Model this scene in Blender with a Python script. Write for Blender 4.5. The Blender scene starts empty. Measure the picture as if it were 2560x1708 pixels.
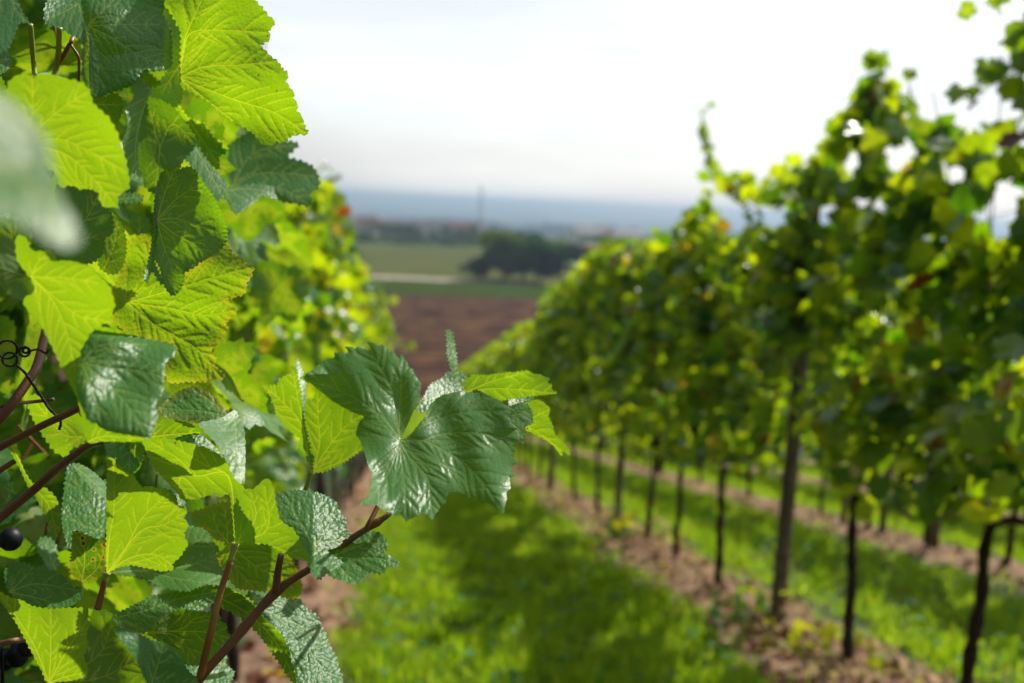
import bpy, math, random
import numpy as np
from mathutils import Vector, Matrix, noise as mnoise
from mathutils.geometry import delaunay_2d_cdt
random.seed(7); RNG = np.random.default_rng(7)
sc = bpy.context.scene
COL = sc.collection

# ------------------------------------------------------------------ camera
YAW, PITCH, ROLL = math.radians(5.95), math.radians(7.95), math.radians(2.7)
F_ = Vector((math.sin(YAW)*math.cos(PITCH), math.cos(YAW)*math.cos(PITCH), -math.sin(PITCH)))
_r = F_.cross(Vector((0, 0, 1))).normalized(); _u = _r.cross(F_)
R_ = _r*math.cos(ROLL) + _u*math.sin(ROLL); U_ = -_r*math.sin(ROLL) + _u*math.cos(ROLL)
CAM = Vector((0, 0, 1.0)); FPX = 2560*35/36
cd = bpy.data.cameras.new('camera'); cam = bpy.data.objects.new('camera', cd); COL.objects.link(cam)
cd.lens = 35; cd.sensor_width = 36; cd.clip_start = 0.02; cd.clip_end = 40000
m = Matrix((R_, U_, -F_)).transposed().to_4x4(); m.translation = CAM
cam.matrix_world = m; sc.camera = cam
cd.dof.use_dof = True; cd.dof.focus_distance = 0.60; cd.dof.aperture_fstop = 5.8

# ------------------------------------------------------------------ light, sky, exposure
SUN_EL, SUN_AZ = math.radians(45.5), math.radians(46)          # azimuth clockwise from +Y
S_ = Vector((math.sin(SUN_AZ)*math.cos(SUN_EL), math.cos(SUN_AZ)*math.cos(SUN_EL), math.sin(SUN_EL)))
sd = bpy.data.lights.new('sun', 'SUN'); sd.energy = 5.0; sd.angle = math.radians(0.55); sd.color = (1.0, 0.95, 0.86)
so = bpy.data.objects.new('sun', sd); COL.objects.link(so)
so.rotation_euler = (-S_).to_track_quat('-Z', 'Y').to_euler()
w = bpy.data.worlds.new('World'); sc.world = w; w.use_nodes = True
nt = w.node_tree; nt.nodes.clear()
def nn(t, typ, **kw):
    n = t.nodes.new(typ)
    for k, v in kw.items():
        if k.startswith('i_'): n.inputs[k[2:].replace('_', ' ')].default_value = v
        else: setattr(n, k, v)
    return n
out = nn(nt, 'ShaderNodeOutputWorld'); bg = nn(nt, 'ShaderNodeBackground')
sky = nn(nt, 'ShaderNodeTexSky', sky_type='NISHITA', sun_disc=False, sun_elevation=SUN_EL, sun_rotation=SUN_AZ)
sky.air_density = 1.0; sky.dust_density = 1.5
tc = nn(nt, 'ShaderNodeTexCoord')
# thin bright cloud veil, brightest round the sun, streaky low down
dot = nn(nt, 'ShaderNodeVectorMath', operation='DOT_PRODUCT'); dot.inputs[1].default_value = S_
nt.links.new(tc.outputs['Generated'], dot.inputs[0])
glow = nn(nt, 'ShaderNodeMapRange'); glow.inputs[1].default_value = 0.28; glow.inputs[2].default_value = 0.50
glow.inputs[3].default_value = 0.02; glow.inputs[4].default_value = 0.63
nt.links.new(dot.outputs['Value'], glow.inputs[0])
mp = nn(nt, 'ShaderNodeMapping'); mp.inputs['Scale'].default_value = (1.6, 1.6, 9.0)
nt.links.new(tc.outputs['Generated'], mp.inputs[0])
cn = nn(nt, 'ShaderNodeTexNoise'); cn.inputs['Scale'].default_value = 1.6; cn.inputs['Detail'].default_value = 5
nt.links.new(mp.outputs[0], cn.inputs['Vector'])
cr = nn(nt, 'ShaderNodeMapRange'); cr.inputs[1].default_value = 0.35; cr.inputs[2].default_value = 0.65
cr.inputs[3].default_value = 0.86; cr.inputs[4].default_value = 1.12
nt.links.new(cn.outputs['Fac'], cr.inputs[0])
mul = nn(nt, 'ShaderNodeMath', operation='MULTIPLY'); nt.links.new(glow.outputs[0], mul.inputs[0]); nt.links.new(cr.outputs[0], mul.inputs[1])
bg2 = nn(nt, 'ShaderNodeBackground'); bg2.inputs[0].default_value = (0.975, 0.985, 1.0, 1); nt.links.new(mul.outputs[0], bg2.inputs[1])
nt.links.new(sky.outputs[0], bg.inputs[0]); bg.inputs[1].default_value = 0.03
add = nn(nt, 'ShaderNodeAddShader'); nt.links.new(bg.outputs[0], add.inputs[0]); nt.links.new(bg2.outputs[0], add.inputs[1])
nt.links.new(add.outputs[0], out.inputs[0])
sc.view_settings.view_transform = 'Standard'; sc.view_settings.look = 'None'
sc.view_settings.exposure = 0.42; sc.view_settings.gamma = 1.0
sc.cycles.use_denoising = True
sc.cycles.max_bounces = 4; sc.cycles.diffuse_bounces = 2; sc.cycles.transmission_bounces = 4
sc.cycles.volume_bounces = 1; sc.cycles.transparent_max_bounces = 6
sc.cycles.sample_clamp_indirect = 6; sc.cycles.caustics_reflective = False; sc.cycles.caustics_refractive = False

# ------------------------------------------------------------------ helpers
def P(x, y, d):                       # photo position (2560 wide) at a distance along the view -> world
    return CAM + (F_ + R_*((x-1280)/FPX) - U_*((y-854)/FPX))*d
def ray(px, py):                      # direction through a point given in the 2350-wide view
    x, y = px*1.08936, py*1.08936
    return F_ + R_*((x-1280)/FPX) - U_*((y-854)/FPX)
def on_x(px, py, X):                  # where that ray meets the vertical plane x = X
    r = ray(px, py); return CAM + r*((X-CAM.x)/r.x)
def on_y(px, py, Y):
    r = ray(px, py); return CAM + r*((Y-CAM.y)/r.y)
RMAT = np.array([list(R_), list(U_), list(F_)])
def project(pts):                     # world (n,3) -> x, y in the 2350-wide view, depth
    c = (np.asarray(pts)-np.array(CAM)) @ RMAT.T
    return (1280+FPX*c[:, 0]/c[:, 2])/1.08936, (854-FPX*c[:, 1]/c[:, 2])/1.08936, c[:, 2]
def tag(o, label=None, cat=None, group=None, kind=None):
    if label: o['label'] = label
    if cat: o['category'] = cat
    if group: o['group'] = group
    if kind: o['kind'] = kind
    return o
def empty(name, loc, label, cat, group=None):
    o = bpy.data.objects.new(name, None); COL.objects.link(o); o.location = loc; o.empty_display_size = 0.1
    return tag(o, label, cat, group)
class MB:
    """collects vertices, triangles/quads, material slots and point attributes, then links ONE mesh object"""
    def __init__(s): s.v = []; s.f = []; s.mi = []; s.n = 0; s.att = {}; s.sm = True
    def add(s, v, f, mi=0, **att):
        v = np.asarray(v, float).reshape(-1, 3); k = len(v)
        s.v.append(v); s.f.extend([tuple(i+s.n for i in t) for t in f]); s.mi.extend([mi]*len(f))
        for a in set(list(att)+list(s.att)):
            arr = s.att.setdefault(a, [np.zeros(s.n)] if s.n else [])
            arr.append(np.broadcast_to(np.asarray(att.get(a, 0.0), float), (k,)).copy())
        s.n += k
    def mesh(s, name, mats, uv=None):
        me = bpy.data.meshes.new(name); V = np.concatenate(s.v)
        me.from_pydata(V.tolist(), [], s.f); me.polygons.foreach_set('material_index', s.mi)
        if s.sm: me.polygons.foreach_set('use_smooth', [True]*len(s.f))
        for a, arr in s.att.items():
            at = me.attributes.new(a, 'FLOAT', 'POINT'); at.data.foreach_set('value', np.concatenate(arr).astype(np.float32))
        for mm in (mats if isinstance(mats, (list, tuple)) else [mats]): me.materials.append(mm)
        me.update(); return me
    def build(s, name, mats, parent=None):
        me = s.mesh(name, mats); o = bpy.data.objects.new(name, me); COL.objects.link(o)
        if parent is not None: put(o, parent)
        return o
def world_of(p):
    m = Matrix.Translation(p.location) @ p.rotation_euler.to_matrix().to_4x4()
    return world_of(p.parent) @ m if p.parent else m
def put(o, parent):                   # parent a mesh written in world coordinates
    o.parent = parent; o.data.transform(world_of(parent).inverted())
def tube(mb, pts, rad, n=8, mi=0, **att):
    pts = [Vector(p) for p in pts]; rad = rad if hasattr(rad, '__len__') else [rad]*len(pts)
    V = []; up = Vector((0.3, 0.2, 1)).normalized()
    for i, p in enumerate(pts):
        t = (pts[min(i+1, len(pts)-1)]-pts[max(i-1, 0)]).normalized()
        a = t.cross(up);  a = a.normalized() if a.length > 1e-3 else t.orthogonal().normalized()
        b = t.cross(a)
        for k in range(n):
            an = 2*math.pi*k/n; V.append(p+(a*math.cos(an)+b*math.sin(an))*rad[i])
    Fs = [(i*n+k, i*n+(k+1) % n, (i+1)*n+(k+1) % n, (i+1)*n+k) for i in range(len(pts)-1) for k in range(n)]
    c0 = len(V); V.append(pts[0]); V.append(pts[-1]); L = (len(pts)-1)*n
    Fs += [(c0, (k+1) % n, k) for k in range(n)] + [(c0+1, L+k, L+(k+1) % n) for k in range(n)]
    mb.add([list(v) for v in V], Fs, mi, **att)
def spline(pts, per=6):
    """Catmull-Rom through 2-D or 3-D points (open)"""
    p = np.asarray([list(q) for q in pts], float); p = np.vstack([2*p[0]-p[1], p, 2*p[-1]-p[-2]]); o = []
    for i in range(1, len(p)-2):
        for t in np.arange(per)/per:
            o.append(.5*((2*p[i])+(-p[i-1]+p[i+1])*t+(2*p[i-1]-5*p[i]+4*p[i+1]-p[i+2])*t*t+(-p[i-1]+3*p[i]-3*p[i+1]+p[i+2])*t**3))
    o.append(p[-2]); return np.array(o)
def box(mb, lo, hi, mi=0):
    x0, y0, z0 = lo; x1, y1, z1 = hi
    mb.add([(x0,y0,z0),(x1,y0,z0),(x1,y1,z0),(x0,y1,z0),(x0,y0,z1),(x1,y0,z1),(x1,y1,z1),(x0,y1,z1)],
           [(0,3,2,1),(4,5,6,7),(0,1,5,4),(1,2,6,5),(2,3,7,6),(3,0,4,7)], mi)

# ------------------------------------------------------------------ materials
def mat(name):
    M = bpy.data.materials.new(name); M.use_nodes = True; t = M.node_tree; t.nodes.clear()
    return M, t, nn(t, 'ShaderNodeOutputMaterial')
def ramp(t, src, stops):
    r = nn(t, 'ShaderNodeValToRGB'); e = r.color_ramp.elements
    while len(e) < len(stops): e.new(0.5)
    for k, (p, c) in enumerate(stops): e[k].position = p; e[k].color = (*c, 1)
    t.links.new(src, r.inputs[0]); return r.outputs[0]
def noise_(t, scale, vec=None, detail=4, rough=0.6):
    n = nn(t, 'ShaderNodeTexNoise'); n.inputs['Scale'].default_value = scale; n.inputs['Detail'].default_value = detail
    n.inputs['Roughness'].default_value = rough
    if vec is None: vec = nn(t, 'ShaderNodeNewGeometry').outputs['Position']
    t.links.new(vec, n.inputs['Vector']); return n.outputs['Fac']
def mixc(t, fac, a, b, mode='MIX'):
    n = nn(t, 'ShaderNodeMix', data_type='RGBA', blend_type=mode)
    for sock, v in ((n.inputs[0], fac), (n.inputs[6], a), (n.inputs[7], b)):
        if isinstance(v, (float, int)): sock.default_value = v
        elif isinstance(v, tuple): sock.default_value = (*v, 1)
        else: t.links.new(v, sock)
    return n.outputs[2]
def mth(t, op, a, b=0.0, clamp=False):
    n = nn(t, 'ShaderNodeMath', operation=op, use_clamp=clamp)
    for s_, v in ((n.inputs[0], a), (n.inputs[1], b)):
        if isinstance(v, (float, int)): s_.default_value = v
        else: t.links.new(v, s_)
    return n.outputs[0]
def attr(t, name): return nn(t, 'ShaderNodeAttribute', attribute_name=name).outputs['Fac']

def leaf_material(name, detail=True, rough=0.42, trans=0.5, t0=(0.12, 0.32, 0.002), t1=(0.35, 0.56, 0.003), spec=0.42):
    """grape leaf: dark glossy upper face, pale matt lower face, yellow-green when light passes through it"""
    M, t, o = mat(name)
    vein, tint, dry = attr(t, 'vein'), attr(t, 'tint'), attr(t, 'dry')
    geo = nn(t, 'ShaderNodeNewGeometry'); back = geo.outputs['Backfacing']
    pos = geo.outputs['Position']
    upper = mixc(t, tint, (0.048, 0.185, 0.050), (0.095, 0.240, 0.042))
    lower = mixc(t, tint, (0.085, 0.17, 0.055), (0.14, 0.24, 0.06))
    thru = mixc(t, tint, t0, t1)
    blotch = noise_(t, 35.0, pos, 3)
    thru = mixc(t, mth(t, 'MULTIPLY', blotch, 0.45), thru, (0.20, 0.40, 0.002))
    base = mixc(t, back, upper, lower)
    veinb = mixc(t, back, (0.34, 0.42, 0.09), (0.42, 0.45, 0.10))
    base = mixc(t, mth(t, 'MULTIPLY', vein, 0.7), base, veinb)
    thru = mixc(t, mth(t, 'MULTIPLY', vein, 0.65), thru, (0.85, 0.84, 0.03))
    # autumn colour: yellow to red-brown, from the 'dry' attribute
    dr = mth(t, 'MULTIPLY', dry, mth(t, 'ADD', 0.55, mth(t, 'MULTIPLY', blotch, 0.9)))
    yel = mth(t, 'MULTIPLY', dr, 2.0, True)
    brn = mth(t, 'MULTIPLY', mth(t, 'SUBTRACT', dr, 0.55), 2.6, True)
    base = mixc(t, yel, base, (0.30, 0.24, 0.03)); base = mixc(t, brn, base, (0.11, 0.035, 0.015))
    thru = mixc(t, yel, thru, (0.75, 0.58, 0.02)); thru = mixc(t, brn, thru, (0.22, 0.045, 0.01))
    pb = nn(t, 'ShaderNodeBsdfPrincipled'); tr = nn(t, 'ShaderNodeBsdfTranslucent')
    sv = nn(t, 'ShaderNodeTexVoronoi'); sv.inputs['Scale'].default_value = 75; t.links.new(pos, sv.inputs['Vector'])
    spk = mth(t, 'MULTIPLY', mth(t, 'LESS_THAN', sv.outputs['Distance'], .055), mth(t, 'GREATER_THAN', noise_(t, 18.0, pos, 2), .5))
    base = mixc(t, mth(t, 'MULTIPLY', spk, .8), base, (.09, .04, .015)); thru = mixc(t, mth(t, 'MULTIPLY', spk, .8), thru, (.16, .05, .01))
    if detail:
        uv = nn(t, 'ShaderNodeCombineXYZ'); t.links.new(attr(t, 'lu'), uv.inputs[0]); t.links.new(attr(t, 'lv'), uv.inputs[1])
        t.links.new(mth(t, 'MULTIPLY', tint, 7.0), uv.inputs[2])
        warp = nn(t, 'ShaderNodeTexNoise'); warp.inputs['Scale'].default_value = 260; warp.inputs['Detail'].default_value = 2
        t.links.new(uv.outputs[0], warp.inputs['Vector'])
        wv = nn(t, 'ShaderNodeVectorMath', operation='MULTIPLY_ADD'); t.links.new(warp.outputs['Color'], wv.inputs[0])
        wv.inputs[1].default_value = (0.0022, 0.0022, 0); t.links.new(uv.outputs[0], wv.inputs[2])
        vo = nn(t, 'ShaderNodeTexVoronoi', feature='SMOOTH_F1', voronoi_dimensions='2D'); vo.inputs['Scale'].default_value = 400; vo.inputs['Smoothness'].default_value = 0.35
        t.links.new(wv.outputs[0], vo.inputs['Vector'])
        ve = nn(t, 'ShaderNodeTexVoronoi', feature='DISTANCE_TO_EDGE', voronoi_dimensions='2D'); ve.inputs['Scale'].default_value = 400
        t.links.new(wv.outputs[0], ve.inputs['Vector'])
        net = nn(t, 'ShaderNodeMapRange'); net.inputs[1].default_value = 0.0; net.inputs[2].default_value = 0.10
        net.inputs[3].default_value = 1.0; net.inputs[4].default_value = 0.0; t.links.new(ve.outputs['Distance'], net.inputs[0])
        fine = noise_(t, 1500.0, uv.outputs[0], 3)
        base = mixc(t, mth(t, 'MULTIPLY', net.outputs[0], 0.22), base, (0.16, 0.25, 0.06))
        thru = mixc(t, mth(t, 'MULTIPLY', net.outputs[0], 0.16), thru, (0.85, 0.90, 0.05))
        hgt = mth(t, 'ADD', mth(t, 'MULTIPLY', vo.outputs['Distance'], -0.9), mth(t, 'MULTIPLY', fine, 0.16))
        hgt = mth(t, 'MULTIPLY', hgt, mth(t, 'SUBTRACT', 1.0, mth(t, 'MULTIPLY', back, 1.7)))
        # bumps stand out of the upper face, dent the lower one
        bu = nn(t, 'ShaderNodeBump'); bu.inputs['Distance'].default_value = 0.00055
        t.links.new(mth(t, 'MULTIPLY', attr(t, 'rug'), 1.0, True), bu.inputs['Strength']); t.links.new(hgt, bu.inputs['Height'])
        t.links.new(bu.outputs[0], pb.inputs['Normal']); t.links.new(bu.outputs[0], tr.inputs['Normal'])
    t.links.new(base, pb.inputs['Base Color']); t.links.new(thru, tr.inputs['Color'])
    ro = mixc(t, back, (rough,)*3, (0.68,)*3); t.links.new(ro, pb.inputs['Roughness'])
    pb.inputs['Specular IOR Level'].default_value = spec
    ms = nn(t, 'ShaderNodeMixShader'); ms.inputs[0].default_value = trans
    t.links.new(pb.outputs[0], ms.inputs[1]); t.links.new(tr.outputs[0], ms.inputs[2]); t.links.new(ms.outputs[0], o.inputs[0])
    return M
def simple(name, stops, scale=10, rough=0.85, bump=0.0, bscale=None, spec=0.3, vec=None):
    M, t, o = mat(name); pb = nn(t, 'ShaderNodeBsdfPrincipled')
    n = noise_(t, scale, vec); t.links.new(ramp(t, n, stops), pb.inputs['Base Color'])
    pb.inputs['Roughness'].default_value = rough; pb.inputs['Specular IOR Level'].default_value = spec
    if bump:
        bu = nn(t, 'ShaderNodeBump'); bu.inputs['Distance'].default_value = bump; bu.inputs['Strength'].default_value = 0.9
        t.links.new(noise_(t, bscale or scale*3), bu.inputs['Height']); t.links.new(bu.outputs[0], pb.inputs['Normal'])
    t.links.new(pb.outputs[0], o.inputs[0]); return M
LEAF = leaf_material('grape leaf close', rough=0.41)
LEAFB = leaf_material('grape leaf', detail=False, rough=0.30, trans=0.53, t0=(0.10, 0.28, 0.002), t1=(0.80, 0.88, 0.003), spec=0.7)
LEAFW = leaf_material('small weed leaf', detail=False, rough=0.6, trans=0.45, t0=(0.12, 0.32, 0.002), t1=(0.5, 0.65, 0.01), spec=0.2)
STEM = simple('petiole', [(0.3, (0.16, 0.035, 0.018)), (0.6, (0.26, 0.10, 0.03)), (0.8, (0.34, 0.30, 0.05))], 14, 0.45, 0.0004, 400, 0.5)
STEMG = simple('young green petiole', [(0.3, (0.22, 0.22, 0.04)), (0.7, (0.34, 0.40, 0.06))], 14, 0.45, 0.0004, 400, 0.5)
CANE = simple('red brown cane', [(0.3, (0.10, 0.030, 0.018)), (0.6, (0.17, 0.065, 0.03)), (0.8, (0.13, 0.09, 0.04))], 22, 0.42, 0.0005, 500, 0.5)
BARK = simple('vine bark', [(0.3, (0.018, 0.013, 0.010)), (0.6, (0.055, 0.038, 0.026)), (0.8, (0.10, 0.075, 0.05))], 60, 0.95, 0.01, 90)
WOOD = simple('weathered post wood', [(0.3, (0.10, 0.085, 0.065)), (0.7, (0.21, 0.18, 0.14))], 25, 0.9, 0.003, 120)
METAL = simple('galvanised wire', [(0.3, (0.25, 0.25, 0.25)), (0.7, (0.4, 0.4, 0.4))], 30, 0.45, spec=0.6)
GRAPE = simple('dark blue grape', [(0.35, (0.003, 0.003, 0.007)), (0.7, (0.008, 0.009, 0.02))], 60, 0.5, spec=0.25)
LMATS = [LEAF, STEM, STEMG]
# ------------------------------------------------------------------ leaves
CROPS = {'A': (0, 0), 'B': (0, 560), 'C': (0, 1068), 'D': (620, 780)}
def teeth(poly, step, amp, rng, smooth=True):
    p = np.asarray(poly, float)
    if not smooth:                    # keep every traced vertex, add small teeth between them
        ar = 0.5*np.sum(p[:, 0]*np.roll(p[:, 1], -1)-np.roll(p[:, 0], -1)*p[:, 1]); sg = 1 if ar > 0 else -1; out = []
        for i in range(len(p)):
            a, b = p[i], p[(i+1) % len(p)]; L = np.linalg.norm(b-a); n = max(int(round(L/step)), 1 if L > step*.55 else 0); out.append(a)
            if L < 1e-6: continue
            t = (b-a)/L; nr = np.array([t[1], -t[0]])*sg
            for k in range(n):
                f = (k+rng.uniform(.35, .6))/n; out.append(a+(b-a)*f+nr*amp*rng.uniform(.5, 1.5))
                if k < n-1: out.append(a+(b-a)*(k+1)/n-nr*amp*.2)
        return np.array(out)
    if smooth:
        q = np.vstack([p[-2:], p, p[:3]]); q = spline(q, 5); i0 = 10; p = q[i0:-10] if len(q) > 25 else q
    # resample evenly, then push every other point outwards
    c = np.vstack([p, p[:1]]); seg = np.linalg.norm(np.diff(c, axis=0), axis=1); L = np.concatenate([[0], np.cumsum(seg)])
    n = max(8, int(L[-1]/step)); out = []; area = 0.5*np.sum(c[:-1, 0]*c[1:, 1]-c[1:, 0]*c[:-1, 1]); sgn = 1 if area > 0 else -1
    i = 0; s = 0.0; big = 0
    while s < L[-1]-step*0.4:
        k = min(np.searchsorted(L, s, side='right')-1, len(seg)-1); f = (s-L[k])/max(seg[k], 1e-6); pt = c[k]+(c[k+1]-c[k])*f
        tn = (c[k+1]-c[k])/max(seg[k], 1e-6); nr = np.array([tn[1], -tn[0]])*sgn
        a = amp*rng.uniform(0.5, 1.25)
        out.append(pt - nr*a*0.25)
        s += step*rng.uniform(0.42, 0.6)
        if s < L[-1]-step*0.3:
            k = min(np.searchsorted(L, s, side='right')-1, len(seg)-1); f = (s-L[k])/max(seg[k], 1e-6); pt = c[k]+(c[k+1]-c[k])*f
            out.append(pt + nr*a*0.9)
        s += step*rng.uniform(0.42, 0.6)
    return np.array(out)
def inside(pts, poly):
    x, y = pts[:, 0], pts[:, 1]; r = np.zeros(len(pts), bool); n = len(poly); j = n-1
    for i in range(n):
        xi, yi = poly[i]; xj, yj = poly[j]
        c = ((yi > y) != (yj > y)) & (x < (xj-xi)*(y-yi)/((yj-yi) or 1e-9)+xi); r ^= c; j = i
    return r
def segdist(pts, a, b, w=None):
    """distance of every point to every segment -> (min distance, index)"""
    best = np.full(len(pts), 1e9); idx = np.zeros(len(pts), int); ts = np.zeros(len(pts))
    for i in range(len(a)):
        ab = b[i]-a[i]; l2 = max(ab@ab, 1e-9); t = np.clip(((pts-a[i])@ab)/l2, 0, 1)
        d = np.linalg.norm(pts-(a[i]+t[:, None]*ab), axis=1)
        if w is not None: d = d-w[i]
        k = d < best; best[k] = d[k]; idx[k] = i; ts[k] = t[k]
    return best, idx, ts
def vein_lines(base, veins, rng, sec=True, w0=6.0, unit=1.0):
    """primary polylines with tapering width, and curved side veins"""
    lines = []; prim = []
    for v in veins:
        v = v if isinstance(v[0], (tuple, list)) else [v]; prim.append(spline([base]+list(v), 5) if len(v) > 1 else np.linspace(base, v[0], 8))
    def stray(p, me):                 # nearer to another main vein than to its own
        ds = [np.min(np.linalg.norm(q-p, axis=1)) for q in prim]; return any(ds[j] < ds[me]*1.05 for j in range(len(ds)) if j != me)
    for vi, v in enumerate(veins):
        v = v if isinstance(v[0], (tuple, list)) else [v]
        pl = spline([base]+list(v), 5) if len(v) > 1 else spline([base, ((base[0]+v[0][0])/2+rng.uniform(-6, 6)*unit, (base[1]+v[0][1])/2+rng.uniform(-6, 6)*unit), v[0]], 5)
        n = len(pl); lines.append((pl, np.linspace(w0, w0*0.25, n)))
        if sec:
            L = np.linalg.norm(np.diff(pl, axis=0), axis=1).sum(); m = int(np.clip(L/(75*unit), 2, 9))
            for k in range(m):
                for sd_ in (-1, 1):
                    fr = (k+0.55+0.22*sd_*0.5)/(m+0.3); i = int(fr*(n-1)); p0 = pl[i]; t = pl[min(i+1, n-1)]-pl[max(i-1, 0)]; t = t/np.linalg.norm(t)
                    an = math.radians(rng.uniform(42, 56))*sd_; ca, sa = math.cos(an), math.sin(an)
                    dr = np.array([t[0]*ca-t[1]*sa, t[0]*sa+t[1]*ca]); ln = L*0.48*(1-fr*0.62)*rng.uniform(.8, 1.1)
                    q = [p0]; dd = dr.copy()
                    for s in range(6):
                        dd = dd+t*0.10; dd /= np.linalg.norm(dd); nx = q[-1]+dd*ln/6
                        if fr > .12 and stray(nx, vi) and s > 0: break
                        q.append(nx)
                    if len(q) > 2: lines.append((np.array(q), np.linspace(w0*0.42, w0*0.12, 7)[:len(q)]))
    return lines
def triangulate(outline, lines, h, rng):
    o = outline
    if 0.5*np.sum(o[:, 0]*np.roll(o[:, 1], -1)-np.roll(o[:, 0], -1)*o[:, 1]) < 0: o = o[::-1].copy()
    lo, hi = o.min(0), o.max(0)
    gx = np.arange(lo[0], hi[0]+h, h); gy = np.arange(lo[1], hi[1]+h, h*0.87)
    g = np.array([(x+(h/2 if j % 2 else 0), y) for j, y in enumerate(gy) for x in gx]); g += rng.uniform(-.16, .16, g.shape)*h
    g = g[inside(g, o)]
    oa, ob = o, np.roll(o, -1, 0)
    if len(g):
        de, _, _ = segdist(g, oa, ob); g = g[de > h*0.45]
    vp = []
    a, b, w = [], [], []
    for pl, wd in lines:
        L = np.concatenate([[0], np.cumsum(np.linalg.norm(np.diff(pl, axis=0), axis=1))])
        for s in np.arange(0, L[-1], h*0.9):
            c = np.array([np.interp(s, L, pl[:, 0]), np.interp(s, L, pl[:, 1])]); c2 = np.array([np.interp(s+.5, L, pl[:, 0]), np.interp(s+.5, L, pl[:, 1])])
            t = c2-c
            if np.linalg.norm(t) < 1e-6: continue
            t /= np.linalg.norm(t); nr = np.array([t[1], -t[0]]); ww = np.interp(s, L, wd)
            if ww > h*0.28: vp += [c, c+nr*ww*1.25, c-nr*ww*1.25]
            else: vp += [c]
        a += list(pl[:-1]); b += list(pl[1:]); w += list((wd[:-1]+wd[1:])/2)
    a, b, w = np.array(a), np.array(b), np.array(w)
    if len(vp):
        vp = np.array(vp); vp = vp[inside(vp, o)]
        if len(vp):
            de, _, _ = segdist(vp, oa, ob); vp = vp[de > h*0.3]
        if len(g):
            dg, _, _ = segdist(g, a, b, w*1.25); g = g[dg > h*0.3]
    pts = np.vstack([o, vp, g]) if len(vp) else np.vstack([o, g])
    r = delaunay_2d_cdt([Vector(p) for p in pts], [], [list(range(len(o)))], 1, 1e-4, False)
    V = np.array([list(v) for v in r[0]]); T = np.array([tuple(f) for f in r[2]]); T = [tuple(int(q) for q in f) for f in T[inside(V[T].mean(1), o)]]
    if len(w):
        d, i, _ = segdist(V, a, b); ww = w[i]
        # distance in units of the vein's own width (wider veins win where they meet)
        best = np.full(len(V), 9e9)
        for k in range(len(a)):
            ab = b[k]-a[k]; l2 = max(ab@ab, 1e-9); tt = np.clip(((V-a[k])@ab)/l2, 0, 1)
            best = np.minimum(best, np.linalg.norm(V-(a[k]+tt[:, None]*ab), axis=1)/(1.25*w[k]))
        vein = np.clip(1-best, 0, 1)*np.clip(ww/3.0, 0.35, 1)
    else: d = np.full(len(V), 50.0); vein = np.zeros(len(V))
    e, _, _ = segdist(V, oa, ob)
    return V, T, vein, d, e
HERO = {}
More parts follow.
